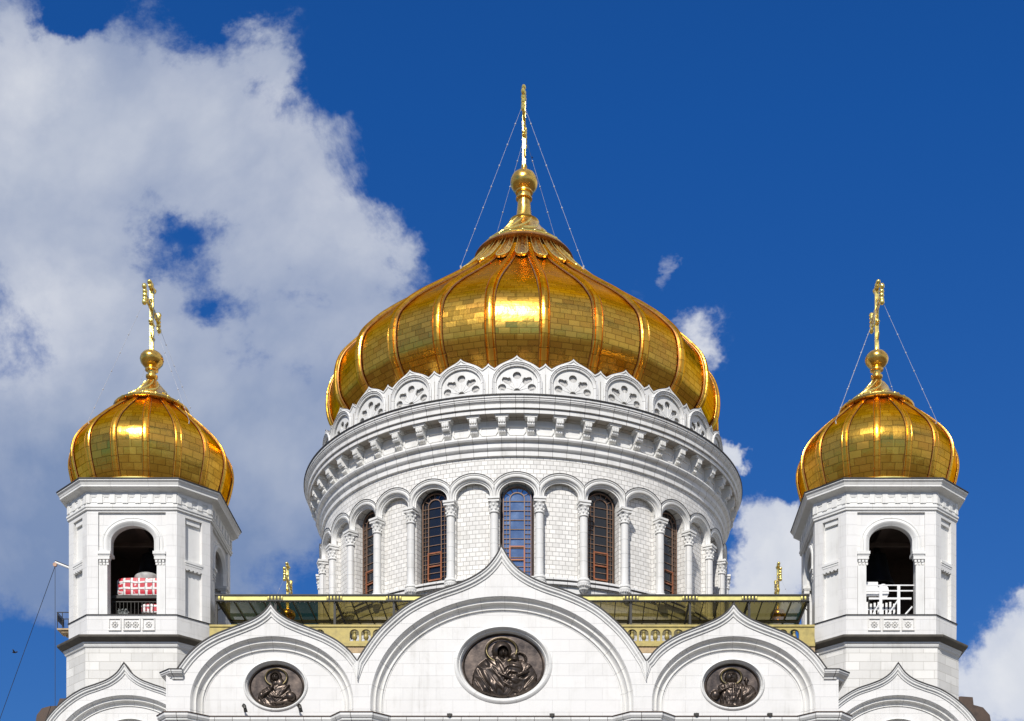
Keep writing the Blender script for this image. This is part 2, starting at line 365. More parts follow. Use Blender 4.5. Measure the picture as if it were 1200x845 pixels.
# ------------------------------------------------------------------ drum
RW=15.05; NB=32; DA=2*PI/NB; HB=RW*PI/NB
def bend(ac):
    def f(u,y,z):
        a=ac+u/RW; r=RW-y; return (r*sin(a),-r*cos(a),z)     # y positive = inwards
    return f
ZB,ZT=29.3,45.8; ZS=37.9; ZC=43.30
front_bays=[k for k in range(NB) if abs((k+NB//2)%NB-NB//2)<=10]
wall=MB()
for k in range(NB):
    ac=k*DA; win=(k%2==0); dep=.62 if win else .28
    op=arch(0,ZC,1.16,.93,ZS,20); g=bend(ac)
    us=sorted(set([-HB,-1.3]+[p[0] for p in op]+[1.3,HB]))
    def low(u):
        if abs(u)>=1.16-1e-6: return ZC
        return ZC+.93*math.sqrt(max(0,1-(u/1.16)**2))
    v=[];uv=[]
    for u in us: v+=[(u,0,low(u)),(u,0,ZT)]; uv+=[(u+ac*RW,low(u)),(u+ac*RW,ZT)]
    wall.add(v,[(2*i,2*i+2,2*i+3,2*i+1) for i in range(len(us)-1)],uv,g)
    for u0,u1 in((-HB,-1.16),(1.16,HB)):
        v=[(u0,0,ZS),(u1,0,ZS),(u1,0,ZC),(u0,0,ZC)]; wall.add(v,[(0,1,2,3)],[(p[0]+ac*RW,p[2]) for p in v],g)
    us2=[-HB,-.7,0,.7,HB]; v=[];uv=[]
    for u in us2: v+=[(u,0,ZB),(u,0,ZS)]; uv+=[(u+ac*RW,ZB),(u+ac*RW,ZS)]
    wall.add(v,[(2*i,2*i+2,2*i+3,2*i+1) for i in range(4)],uv,g)
    v=[(p[0],0,p[1]) for p in op]+[(p[0],dep,p[1]) for p in op]; n=len(op)
    wall.add(v,[(i,i+1,n+i+1,n+i) for i in range(n-1)]+[(0,n-1,2*n-1,n)],[(p[1]+ac*RW,p[2]) for p in v],g)
    if not win:
        us3=[-1.2,-.6,0,.6,1.2]; v=[];uv=[]
        for u in us3: v+=[(u,dep,ZS-.1),(u,dep,ZC+1)]; uv+=[(u+ac*RW,ZS-.1),(u+ac*RW,ZC+1)]
        wall.add(v,[(2*i,2*i+2,2*i+3,2*i+1) for i in range(4)],uv,g)
part(wall,'drum_wall',M_brick,DOFF,smooth=20)
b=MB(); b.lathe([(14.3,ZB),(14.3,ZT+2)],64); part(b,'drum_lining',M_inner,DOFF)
# windows
def make_window():
    g=bend(0); D0=.50; ZSW=ZS+.03
    outer=arch(0,ZC-.08,.98,.80,ZSW,24)
    gl=MB(); us=[-1,-.5,0,.5,1]; v=[]
    for u in us: v+=[(u,D0+.06,ZSW-.1),(u,D0+.06,ZC+.95)]
    gl.add(v,[(2*i,2*i+2,2*i+3,2*i+1) for i in range(4)],None,g)
    f=MB(); f.sweep(outer,[(0,D0-.03),(.06,D0-.03),(.06,D0+.03)],xf=g)
    inn=arch(0,ZC-.10,.50,.42,ZSW,16)
    f.sweep(inn,[(-.03,D0-.02),(.03,D0-.02),(.03,D0+.04)],xf=g)
    z=ZSW+.15; i=0
    while z<ZC-.1:
        w_=.035 if i%2==0 else .02
        for u0,u1 in((-.97,-.5),(-.5,.5),(.5,.97)):
            if u0==-.5 and i%2: continue
            f.box(u0,u1,D0-.01,D0+.04,z-w_/2,z+w_/2,g)
        z+=.31; i+=1
    for a in(30,60,90,120,150): 
        a=R_(a); c,s_=cos(a),sin(a); p=(.5*c,ZC-.1+.42*s_); q_=(.96*c,ZC-.08+.78*s_); nx,nz=-s_*.018,c*.018
        v=[(p[0]-nx,D0,p[1]-nz),(q_[0]-nx,D0,q_[1]-nz),(q_[0]+nx,D0,q_[1]+nz),(p[0]+nx,D0,p[1]+nz)]; f.add(v,[(0,1,2,3)],None,g)
    for u in(-.74,.74): f.box(u-.012,u+.012,D0,D0+.04,ZSW,ZC,g)
    c=MB()
    for u in(-.5,.5): c.box(u-.05,u+.05,D0-.06,D0,ZSW+.3,ZSW+2.15,g)
    for z in(ZSW+.3,ZSW+1.22,ZSW+2.1): c.box(-.5,.5,D0-.055,D0,z-.045,z+.045,g)
    o=f.build('window',M_framed,CATH,DOFF,smooth=0); PANE=gl.build('pane',M_glass,o,smooth=0); c.build('casement',M_frame,o,smooth=0); return o
W0=make_window()
for k in front_bays:
    if k%2==0 and k: copytree(W0,CATH,DOFF,k*DA)
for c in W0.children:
    if c.name.startswith('pane'): c.data=c.data.copy(); c.data.materials[0]=M_glass2; c['label']='pale pane with backlight from the far window put into its colour'
# arch rings
def make_archivolt():
    g=bend(0); zs=42.95; b=MB()
    prof=[(0,.02),(0,-.30),(-.07,-.30),(-.11,-.24),(-.16,-.24),(-.20,-.30),(-.30,-.28),(-.36,-.14),(-.42,-.14),(-.46,-.05),(-.53,-.05),(-.53,.05)]
    p=arch(0,ZC,1.69,1.35,zs,30)
    b.sweep(p,[(-n_,y) for n_,y in prof],clampx=(-HB+.004,HB-.004),xf=g)
    o=b.build('arch_moulding',M_trim,CATH,DOFF,smooth=40)
    f=MB(); f.sweep(p,[(-.035,-.30),(-.035,-.33),(.0,-.33),(.0,0)],clampx=(-HB+.004,HB-.004),xf=g); f.build('flashing',M_flash,o)
    return o
A0=make_archivolt()
for k in front_bays:
    if k: copytree(A0,CATH,DOFF,k*DA)
# columns (at half bays)
def make_column():
    r0=15.1; cy=-r0
    pj=[(.30,37.85),(.30,38.0),(.275,38.1)]
    for z in(39.0,39.95,40.9): pj+=[(.272,z-.02),(.284,z-.012),(.284,z+.012),(.272,z+.02)]
    sh=MB(); sh.lathe(pj+[(.268,41.95)],20,xf=lambda x,y,z:(x,y-r0-.12,z))
    o=sh.build('column',M_joint,CATH,DOFF,smooth=25)
    c=MB(); t_=lambda x,y,z:(x,y-r0-.12,z)
    c.lathe([(.27,41.95),(.34,41.98),(.34,42.05),(.28,42.1),(.30,42.3),(.36,42.5),(.33,42.52),(.40,42.62),(.37,42.66)],16,xf=t_)
    for i in range(8):
        a=i*PI/4; c.ball((.33*sin(a),-r0-.12-.33*cos(a),42.46),.075,.075,.09,6,5); c.ball((.31*sin(a+.39),-r0-.12-.31*cos(a+.39),42.22),.06,.06,.08,6,5)
    c.box(-.38,.38,-r0-.50,-r0+.2,42.66,42.76); c.box(-.34,.34,-r0-.46,-r0+.2,42.76,42.83); c.box(-.41,.41,-r0-.54,-r0+.2,42.83,42.97)
    c.build('capital',M_trim,o)
    k=MB(); k.lathe([(.38,37.85),(.42,37.78),(.42,37.68),(.36,37.62),(.46,37.55),(.46,37.45),(.38,37.3),(.26,37.1),(.12,36.92),(0,36.86)],16,xf=t_)
    for i in range(9):
        a=-PI/2+i*PI/8
        k.ball((.40*sin(a),-r0-.12-.40*cos(a),37.36),.065,.065,.08,6,5); k.ball((.27*sin(a+.2),-r0-.12-.27*cos(a+.2),37.15),.06,.06,.07,6,5)
    k.build('console',M_trim,o); return o
C0=make_column(); C0.rotation_euler=(0,0,.5*DA)
for k in front_bays:
    if k and k!=NB-11: copytree(C0,CATH,DOFF,(k+.5)*DA)
copytree(C0,CATH,DOFF,(-10.5)*DA)
# sill course
b=MB(); b.lathe([(15.05,36.75),(15.1,36.8),(15.1,37.28),(15.22,37.32),(15.25,37.4),(15.22,37.62),(15.3,37.66),(15.3,37.78),(14.5,37.93)],160,uref=15); part(b,'sill_course',M_joint,DOFF)
b=MB(); b.lathe([(15.235,37.575),(15.262,37.58),(15.262,37.64),(15.235,37.645)],160,uref=15)
b.lathe([(15.24,37.29),(15.262,37.3),(15.262,37.36),(15.24,37.37)],160,uref=15); part(b,'sill_flashing',M_flash,DOFF)
# bands and cornice
b=MB(); b.lathe([(15.04,45.74),(15.2,45.80),(15.2,46.10),(15.28,46.15),(15.36,46.28),(15.36,46.58),(15.42,46.62),(15.56,46.68),(15.62,46.78),(15.60,46.88),(15.5,46.95),(15.34,47.0)],192,uref=15.2)
part(b,'drum_string_course',M_joint,DOFF,smooth=28)
b=MB(); b.lathe([(15.32,46.98),(15.32,48.18)],192,uref=15.2); part(b,'drum_frieze',M_trim,DOFF)
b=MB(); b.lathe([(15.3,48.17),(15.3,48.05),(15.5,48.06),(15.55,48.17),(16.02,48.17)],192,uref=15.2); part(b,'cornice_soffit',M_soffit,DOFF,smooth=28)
b=MB(); b.lathe([(16.02,48.172),(16.12,48.17),(16.12,48.40),(16.03,48.41),(16.03,48.46),(16.24,48.47),(16.24,48.69),(16.20,48.71),(16.27,48.80),(16.36,48.86),(16.36,48.90),(16.40,48.93),(16.40,49.02),(16.46,49.05),(16.46,49.20)],192,uref=15.2)
part(b,'drum_cornice',M_joint,DOFF,smooth=28)
b=MB(); b.lathe([(16.455,49.17),(16.52,49.18),(16.52,49.26),(16.35,49.32),(14.2,49.75)],160,uref=15.2); part(b,'cornice_flashing',M_flash,DOFF)
# brackets
NK=52
def make_bracket():
    b=MB(); r=15.3
    b.box(-.46,.46,-16.0,-r,48.08,48.168); b.box(-.40,.40,-15.97,-r,47.99,48.082)
    # scroll body
    side=[(-r,48.0),(-15.93,48.0),(-15.97,47.9),(-15.95,47.76),(-15.88,47.66),(-15.90,47.55),(-15.84,47.47),(-15.72,47.45),(-15.66,47.52),(-15.6,47.46),(-15.6,47.3),(-15.55,47.2),(-15.48,47.12),(-15.4,47.08),(-r,47.04)]
    for x0,x1,s_ in((-.24,.24,0),):
        v=[(x0,a,z) for a,z in side]+[(x1,a,z) for a,z in side]; n=len(side)
        b.add(v,[(i,i+1,n+i+1,n+i) for i in range(n-1)]+[tuple(range(n))[::-1],tuple(range(n,2*n))])
    for x in(-.155,0,.155): b.box(x-.04,x+.04,-16.0,-15.9,47.68,47.96)
    for x in(-.15,0,.15): b.ball((x,-15.6,47.2),.06,.08,.08,6,4)
    b.box(-.27,.27,-15.66,-r,47.38,47.43)
    return b.build('bracket',M_trim,CATH,DOFF,smooth=30)
B0=make_bracket(); B0.rotation_euler=(0,0,PI/NK)
def make_coffer():     # raised hexagonal frieze panel between two brackets
    b=MB(); w_=.62
    g=lambda x,y,z:((15.32-y)*sin(x/15.32),-(15.32-y)*cos(x/15.32),z)
    b.plate([(-.45,47.06),(.45,47.06),(w_,47.3),(w_,47.7),(-w_,47.7),(-w_,47.3)],[[(-.36,47.14),(.36,47.14),(.5,47.33),(.5,47.6),(-.5,47.6),(-.5,47.33)]],-.07,0,xf=g)
    return b.build('frieze_panel',M_trim,CATH,DOFF,smooth=0)
F0=make_coffer()
for k in range(-17,18):
    if k!=0: copytree(F0,CATH,DOFF,k*2*PI/NK)
    if k!=0: copytree(B0,CATH,DOFF,(k+.5)*2*PI/NK)
# kokoshniks
NKK=25; RK=15.05; HK=RK*PI/NKK; PM=17.72
def bendk(u,y,z):
    a=u/RK; r=RK-y; return (r*sin(a),-r*cos(a),z)
def kz(y): return zf(y,RK)
def make_kok():
    half=interp([(0,417.0),(2.2,419.2),(5.3,421),(12.4,424),(19.5,427.2),(26.2,431.5)],12)+interp([(26.2,431.5),(29.5,429.4),(31.6,427.8),(HK*PM-.05,425.6)],6)[1:]
    half=[(dx/PM,kz(y)) for dx,y in half]
    top=[(-x,z) for x,z in half[::-1]][:-1]+half
    ci=(0,kz(447.5)); ins=arch(0,ci[1],24.6/PM,.8*24.6/PM,kz(462),24)
    outer=[(-HK+.003,49.2)]+top+[(HK-.003,49.2)]
    b=MB(); b.plate(outer+[(ins[-1][0],49.2)]+ins[::-1]+[(ins[0][0],49.2)],[],0,.5,back=True,xf=bendk)
    o=b.build('kokoshnik',M_trim,CATH,DOFF,smooth=20)
    rg=MB(); rg.sweep(arch(0,ci[1],29.6/PM,.8*29.6/PM,49.3,26),[(0,.0),(0,-.12),(.06,-.15),(.1,-.10),(.15,-.10),(.2,-.04),(.28,-.03),(.29,.06)],xf=bendk)
    rg.build('arch_ring',M_joint,o,smooth=40)
    b=MB(); c=kz(457.5)
    holes=[ell(0,c+18.4/PM,5.0/PM,4.5/PM,16)]
    for s_ in(-1,1):
        holes.append([(s_*x/PM,c+z/PM) for x,z in ((6.4,10.6),(9,7.6),(12.5,8.9),(17.0,11.3),(18.2,14),(16.4,16.8),(12.6,16.6),(11.0,15.8),(8.6,16.4),(6.6,14.6))])
        holes.append(ell(s_*17.6/PM,c+4.6/PM,4.9/PM,4.3/PM,14))
    holes.append([(x/PM,c+z/PM) for x,z in((-4,0.5),(4,.5),(2.8,2.6),(0,3.6),(-2.8,2.6))])
    b.plate([(ins[0][0]-.05,49.25)]+[(x*1.03,z+.02) for x,z in ins[1:-1]]+[(ins[-1][0]+.05,49.25)],holes,.10,.20,xf=bendk,outer_wall=False)
    for i in range(7):     # raised petals of the rosette between the openings
        a=R_(20+i*23.3); p0=(.22*cos(a),c+.2*sin(a)); p1=(1.18*cos(a),c+.95*sin(a)); nx,nz=-sin(a)*.025,cos(a)*.025
        b.add([(p0[0]-nx,.12,p0[1]-nz),(p1[0]-nx*.6,.12,p1[1]-nz*.6),(p1[0],.09,p1[1]),(p1[0]+nx*.6,.12,p1[1]+nz*.6),(p0[0]+nx,.12,p0[1]+nz),(p0[0],.07,p0[1])],[(0,1,2,5),(5,2,3,4)],None,bendk)
    b.build('rosette',M_trim,o,smooth=0)
    b=MB(); b.box(-1.5,1.5,.20,.38,49.2,kz(430),bendk); b.build('recess_shade_backing',M_kback,o,smooth=0)
    f=MB(); f.sweep(top,[(.035,-.02),(.035,-.045),(-.0,-.045),(-.0,.5)],xf=bendk,flip=-1); f.build('flashing',M_brownroof,o,smooth=0)
    w_=MB(); w_.sweep(top,[(-.005,-.06),(-.085,-.06),(-.085,0)],xf=bendk,flip=-1); w_.build('edge_moulding',M_trim,o,smooth=0)
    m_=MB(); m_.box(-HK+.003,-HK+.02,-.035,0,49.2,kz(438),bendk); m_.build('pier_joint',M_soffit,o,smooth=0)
    return o
K0=make_kok()
for k in range(-7,8):
    if k: copytree(K0,CATH,DOFF,k*2*PI/NKK)

# ------------------------------------------------------------------ domes
MP=[(13.2,49.8),(13.35,51.4),(13.85,52.7),(14.68,54.0),(14.87,55.2),(14.55,57.0),(13.38,58.5),(11.75,60.0),(9.85,61.5),(7.95,63.0),(6.35,64.3),(5.0,65.6),(3.95,66.8),(3.45,67.5)]
def rib(prof,w,h,i0,ang,mt,mside,parent,loc,vs=1.0,taper=None):
    """a raised rib running up a dome profile at angle 0; rotated about the axis"""
    b=MB(); e=MB(); n=len(prof); rings=[];uv=[];L=0; er=[[],[]]
    for i,(r,z) in enumerate(prof):
        a=prof[max(0,i-1)]; c=prof[min(n-1,i+1)]; dr,dz=c[0]-a[0],c[1]-a[1]; l=math.hypot(dr,dz); nr,nz=dz/l,-dr/l
        if i: L+=math.hypot(r-prof[i-1][0],z-prof[i-1][1])
        ww=w*(taper(r) if taper else 1)
        sec=[(-.5,-.02),(-.5,.35),(-.40,.62),(-.34,.5),(-.30,.85),(-.1,1.0),(.1,1.0),(.30,.85),(.34,.5),(.40,.62),(.5,.35),(.5,-.02)]
        ring=[]
        for su,sh in sec:
            x=su*ww; hh=sh*h; rr=r+nr*hh; zz=z+nz*hh; ring.append((x,-math.sqrt(max(rr*rr-x*x,.01)),zz)); uv.append((su*ww+.5,L))
        rings.append(ring)
        for k,sg in((0,-1),(1,1)):
            q=[]
            for j in range(5):
                aa=PI*j/4; x=sg*(ww*.5+.01)+cos(aa)*.035*vs; hh=(.12+sin(aa)*.3)*h*.9; rr=r+nr*hh; q.append((x,-math.sqrt(max(rr*rr-x*x,.01)),z+nz*hh))
            er[k].append(q)
    b.loft(rings,uvs=uv); o=b.build('rib',mt,parent,loc,ang,smooth=30)
    for q in er: e.loft(q)
    e.build('rib_edge',mside,o,smooth=50)
    return o
def gore(N,k):
    def f(x,y,z):
        a=math.atan2(x,-y); st=2*PI/N; d_=(a+st/2)%st-st/2; q_=1-(1-cos(PI/N)/cos(d_))*k; return (x*q_,y*q_,z)
    return f
def inset(p,k):
    o=[]
    for i,(r,z) in enumerate(p):
        a=p[max(0,i-1)];c=p[min(len(p)-1,i+1)]; dr,dz=c[0]-a[0],c[1]-a[1]; l=math.hypot(dr,dz); o.append((r-k*dz/l,z+k*dr/l))
    return o
prof=inset(interp(MP,64),.22)
b=MB(); b.lathe(prof,200,uref=15,xf=gore(NKK,.9)); DOME=part(b,'main_dome',M_gold,DOFF,smooth=80)
rb=rib(prof[:60],.66,.26,0,PI/NKK,M_goldrib,M_goldside,DOME,(0,0,0),taper=lambda r:min(1,.52+.04*r))
for k in range(1,NKK): copytree(rb,DOME,(0,0,0),(k+.5)*2*PI/NKK)
# crown skirt
b=MB(); crown=[(3.3,67.3),(3.55,67.35),(3.62,67.55),(3.5,67.75),(3.3,67.8),(3.05,68.05),(3.1,68.2),(2.95,68.3),(2.55,68.55),(2.0,69.05),(1.5,69.7),(1.1,70.3),(1.15,70.42),(1.0,70.5),(.72,70.6),(.58,71.0),(.5,71.7),(.46,72.15),(.62,72.2),(.62,72.3),(.48,72.38),(.5,72.6),(.66,72.66),(.66,72.76),(.4,72.9)]
b.lathe(crown,60,uref=3); CR=b.build('crown_cone',M_goldorn,DOME,smooth=35)
b=MB(); b.lathe([(3.3,67.25),(3.72,67.3),(3.80,67.42),(3.72,67.56),(3.35,67.62)],60,uref=3); b.build('crown_lip',M_goldside,DOME,smooth=50)  # brown shadow of the lip is put into its coppery colour
b=MB(); b.lathe([(3.15,67.86),(3.3,67.9),(3.32,67.98),(3.2,68.04)],60)
for i in range(22):
    a=i*2*PI/22; b.ball((3.2*sin(a),-3.2*cos(a),67.97),.15,.15,.13,8,6)
b.build('bead_ring',M_goldcr,DOME,smooth=50)
def flutes(n,prof_,rr,parent,tw):
    b=MB(); pts=[]; P_=interp(prof_,12)
    for j,(r,z) in enumerate(P_): a=j/11*tw; pts.append((r*sin(a),-r*cos(a),z))
    for j,(p,q_) in enumerate(zip(pts,pts[1:])): b.tube(p,q_,rr*(1-.045*j),6,rr*(1-.045*(j+1)))
    o=b.build('flute',M_goldcr,parent,smooth=60)
    for k in range(1,n): copytree(o,parent,(0,0,0),k*2*PI/n)
flutes(12,[(2.82,68.38),(2.5,68.6),(1.97,69.08),(1.47,69.72),(1.05,70.3)],.14,DOME,1.1)
def make_petal(prof,rtop,ztop,zbot,wd,parent,hh=.12):
    pts=[p for p in prof if zbot<=p[1]<=ztop]; n=len(pts); b=MB(); rings=[]; L=[];Rr=[]; mid=[]
    for i,(r,z) in enumerate(pts):
        t_=i/(n-1); w_=wd*math.sqrt(max(.004,1-(1-min(1,t_*3.2))**2)) * (1-.38*t_)
        a=pts[max(0,i-1)]; c=pts[min(n-1,i+1)]; dr,dz=c[0]-a[0],c[1]-a[1]; l=math.hypot(dr,dz); nr,nz=dz/l,-dr/l
        def at(su,sh): x=su*w_*.5; rr=r+nr*sh*hh; return (x,-math.sqrt(max(rr*rr-x*x,.01)),z+nz*sh*hh)
        rings.append([at(*q) for q in ((-1,0),(-.95,1.6),(-.8,.5),(-.5,.3),(-.3,.9),(0,1.5),(.3,.9),(.5,.3),(.8,.5),(.95,1.6),(1,0))]); L.append(at(-.95,1.5)); Rr.append(at(.95,1.5))
    b.loft(rings); o=b.build('petal',M_goldorn,parent,smooth=50)
    b=MB(); path=L[::-1]+Rr; k=len(L)
    for j,(p,q_) in enumerate(zip(path,path[1:])):
        e_=abs(j-k)/k; e2=abs(j+1-k)/k; b.tube(p,q_,.022+.042*(1-e_)**2,6,.022+.042*(1-e2)**2)
    b.build('petal_rim',M_goldcr,o,smooth=60); return o
pp=inset(interp(MP,150),.16)
p0=make_petal(pp,3.4,67.3,64.25,1.08,DOME)
for k in range(1,NKK): copytree(p0,DOME,(0,0,0),k*2*PI/NKK)

def chain(a,b_,r=.011,step=1.9,bead=.06):
    m=MB(); m.tube(a,b_,r,5); a=Vector(a);b2=Vector(b_); L=(b2-a).length; k=step
    while k<L-.4: 
        p=a+(b2-a)*(k/L); m.ball(tuple(p),bead,bead,bead,6,5); k+=step
    return m
def make_cross(z0,z1,zc,hl,t_,parent):
    """gilded openwork cross standing in the Y-Z plane"""
    b=MB(); b.box(-t_,t_,-t_*1.1,t_*1.1,z0-.1,z1-.35); b.box(-t_*.8,t_*.8,-hl,hl,zc-t_,zc+t_)
    def cap(y,z,vert,s_):
        for k in(-2,-1,0,1,2):
            q=k*.24*s_; lift=.12*s_*(1 if abs(k)==2 else 0)
            if vert: b.ball((0,y*(1)+ (lift if y>0 else -lift),z+q),t_*1.4,.15*s_,.18*s_,8,6)
            else: b.ball((0,y+q,z+lift),t_*1.4,.18*s_,.15*s_,8,6)
        b.box(-t_*.7,t_*.7,y-(.08*s_ if vert else .5*s_),y+(.08*s_ if vert else .5*s_),z-(.5*s_ if vert else .07*s_),z+(.5*s_ if vert else .07*s_))
    s_=hl/1.5
    cap(-hl,zc,True,s_); cap(hl,zc,True,s_); cap(0,z1-.32*s_,False,s_); b.ball((0,0,z1-.12*s_),t_*1.1,.13*s_,.16*s_,8,6)
    cap(0,zc-.95*s_,False,.55*s_)
    for k in range(8):   # rays round the crossing
        a=PI/4*k+PI/8; L=.62*s_; b.tube((0,0,zc),(0,L*cos(a),zc+L*sin(a)*.85),.05*s_,5,.02*s_); b.ball((0,L*cos(a),zc+L*sin(a)*.85),.07*s_,n=6,m=5)
    for f in(.35,.7):
        for sg in(-1,1):
            b.ball((0,sg*hl*f,zc),t_*1.1,.11*s_,.16*s_,7,5)
    for f in(.3,.62): b.ball((0,0,zc+(z1-zc)*f),t_*1.1,.17*s_,.12*s_,7,5)
    # crescent low on the shaft
    zz=z0+(zc-z0)*.28
    for i in range(8):
        a0=R_(200+i*17.5);a1=R_(217.5+i*17.5); rr=.42*s_; b.tube((t_*.5,rr*cos(a0),zz+rr*.9+rr*sin(a0)),(t_*.5,rr*cos(a1),zz+rr*.9+rr*sin(a1)),.05*s_,5)
    return b.build('cross',M_goldcr,parent,smooth=50)
# main finial
b=MB(); b.lathe([(.3,72.6),(.5,72.72),(.82,72.92),(.99,73.18),(1.04,73.45),(.99,73.75),(.82,74.04),(.5,74.28),(.26,74.42),(.2,74.6),(.24,74.7),(.16,74.85)],32,uref=1)
FIN=part(b,'finial_orb',M_goldorn,DOFF,smooth=60)
make_cross(74.3,80.55,78.3,2.0,.12,FIN)
for sx_,sy_ in((-1,-1),(1,-1),(-1,1),(1,1)):
    chain((0,sy_*1.8,78.3),(sx_*4.5,sy_*4.42,64.55)).tube((sx_*4.5,sy_*4.42,64.6),(sx_*4.42,sy_*4.3,64.0),.07,6).build('guy_chain',M_rope,FIN)

# ------------------------------------------------------------------ bell tower
TA,TH=4.22,2.63
def octring(t_,z): 
    A=TA+t_; h=TH+.4142*t_; return [(-h,-A,z),(h,-A,z),(A,-h,z),(A,h,z),(h,A,z),(-h,A,z),(-A,h,z),(-A,-h,z)]
def octloft(prof,b=None):
    b=b or MB(); rings=[octring(*p) for p in prof]; n=len(prof)
    for k in range(8):
        v=[];uv=[];L=0;acc=0
        for i in range(n):
            a=rings[i][k];c=rings[i][(k+1)%8]
            if i: acc+=math.hypot(prof[i][0]-prof[i-1][0],prof[i][1]-prof[i-1][1])
            w_=math.hypot(c[0]-a[0],c[1]-a[1])/2; v+=[a,c]; uv+=[(k*5.3-w_,a[2]+acc*0+ (0 if prof[i][1]!=prof[i-1][1] or i==0 else prof[i][0])),(k*5.3+w_,a[2]+(0 if prof[i][1]!=prof[i-1][1] or i==0 else prof[i][0]))]
        b.add(v,[(2*i,2*i+1,2*i+3,2*i+2) for i in range(n-1)],uv)
    return b
def rot4(k,yo):  # local face frame (u, y, z) with y=0 on the face, front face pointing to -Y
    a=k*PI/4
    dist=TA if k%2==0 else (TA+TH)/math.sqrt(2)
    def f(u,y,z):
        X=u; Y=-dist+y; return (X*cos(a)-Y*sin(a),X*sin(a)+Y*cos(a),z)
    return f
DG=(TA-TH)*math.sqrt(2)/2
def make_tower():
    body=MB(); SUB=[]
    def sub(name,m,sm=0):
        b=MB(); SUB.append((b,name,m,sm)); return b
    z0,z1=31.29,37.40
    for k in(0,2,4,6):
        g=rot4(k,0); w_=1.98
        # corner piers round the recessed field
        body.plate([(-TH,z0),(TH,z0),(TH,z1),(-TH,z1)],[[(-w_,z0+.001),(w_,z0+.001),(w_,37.30),(-w_,37.30)]],0,.13,xf=g,outer_wall=False)
        if k==4: body.add([(-w_,.13,z0),(w_,.13,z0),(w_,.13,37.3),(-w_,.13,37.3)],[(0,1,2,3)],None,g); 
        else:
            op=[(-1.47,z0+.002),(-1.47,34.85),(-1.31,34.86)]+arch(0,35.62,1.31,1.04,35.62,24)+[(1.31,34.86),(1.47,34.85),(1.47,z0+.002)]
            body.plate([(-w_,z0),(w_,z0),(w_,37.3),(-w_,37.3)],[op],.13,.75,xf=g,outer_wall=False)
        arcs=sub('arch_moulding',M_trim,40); arcs.sweep(arch(0,35.62,1.80,1.46,34.95,30),[(0,.13),(0,.09),(.05,.05),(.09,.05),(.13,.09),(.17,.09),(.19,.0),(.30,-.04),(.40,0),(.45,.07),(.50,.09),(.535,.13),(.535,.3)],xf=g)
        for s_ in(-1,1):
            pil=sub('pilaster',M_trim); caps_=sub('capital',M_trim); pil.box(s_*1.70-.25,s_*1.70+.25,.02,.2,z0,34.2,g)
            x0,x1=sorted((s_*1.24,s_*1.99))
            caps_.box(x0,x1,-.10,.74 if k!=4 else .14,34.83,35.0,g); caps_.box(x0+.04,x1-.04,-.05,.5 if k!=4 else .14,34.74,34.83,g); caps_.box(s_*1.64-.33,s_*1.64+.33,-.03,.3 if k!=4 else .14,34.55,34.74,g)
            for r_ in range(2):
                for c in range(3): caps_.box(s_*1.64-.27+c*.2+.02*r_,s_*1.64-.14+c*.2+.02*r_,-.03+.02*r_,.1,34.38-r_*.16,34.5-r_*.16,g)
    for k in(1,3,5,7):
        g=rot4(k,0); hw=.56; niche=sub('niche',M_trim)
        h1=[(-hw,34.62),(hw,34.62),(hw,36.75),(hw*.62,36.75),(hw*.62,36.95),(hw,37.0),(hw,37.15),(-hw,37.15)][:3]+[(hw,37.15),(-hw,37.15)]
        body.plate([(-DG,z0),(DG,z0),(DG,z1),(-DG,z1)],[h1,[(-hw,z0+.002),(hw,z0+.002),(hw,34.15),(-hw,34.15)]],0,.22,xf=g,outer_wall=False)
        niche.add([(-hw,.22,z0),(hw,.22,z0),(hw,.22,37.2),(-hw,.22,37.2)],[(0,1,2,3)],None,g)
        niche.box(-hw-.02,hw+.02,-.05,.1,34.5,34.64,g); niche.box(-hw,hw,-.02,.22,34.38,34.5,g)
        for c in range(4):
            for r_ in range(2): niche.box(-hw+.06+c*.27,-hw+.2+c*.27,0,.15,34.22-r_*.13,34.31-r_*.13,g)
        niche.box(-hw+.1,hw-.1,.1,.22,36.85,37.15,g)
    T_=body.build('bell_tower',M_big,CATH,OFF,smooth=0)
    # plinth
    b=octloft([(0,29.9),(0.02,31.2),(.03,31.2),(.03,31.26),(-.02,31.29),(-.6,31.29)]); b.build('plinth',M_big,T_,smooth=0)
    b=octloft([(.03,31.245),(.075,31.25),(.075,31.295),(.02,31.32),(-.01,31.32)]); b.build('ledge_flashing',M_flash,T_,smooth=0)
    for k in(0,2,6):
        g=rot4(k,0)
        carved=sub('carved_panel',M_stage)
        for x0,x1 in((-1.36,-.62),(-.50,.50),(.62,1.36)): 
            carved.plate([(x0,30.35),(x1,30.35),(x1,31.08),(x0,31.08)],[[(x0+.06,30.41),(x1-.06,30.41),(x1-.06,31.02),(x0+.06,31.02)]],-.08,-.02,xf=g)
            cx_=(x0+x1)/2; m_=2 if x1-x0>.8 else 1
            for i in range(m_):
                c0=cx_+(i-(m_-1)/2)*.42
                for j in range(8):
                    a=j*PI/4; carved.ball(g(c0+.15*cos(a),-.03,30.72+.15*sin(a)),.055,.055,.055,6,4)
                carved.ball(g(c0,-.05,30.72),.07,.07,.07,6,4)
    for b_,nm,m_,sm in SUB: b_.build(nm,m_,T_,smooth=sm)
    # upper cornice
    b=octloft([(0,37.38),(.09,37.42),(.09,37.50),(.14,37.56),(.14,37.66),(.05,37.70),(.05,38.38),(.12,38.44),(.22,38.5),(.44,38.585),(.48,38.61),(.48,38.71),(.50,38.73),(.54,38.83),(.61,38.90),(.63,38.92),(.63,39.0)])
    b.build('cornice',M_trim,T_,smooth=0)
    b=octloft([(.62,38.985),(.67,38.99),(.67,39.05),(.5,39.09),(-.3,39.16),(-3,39.2)]); b.build('cornice_flashing',M_flash,T_,smooth=0)
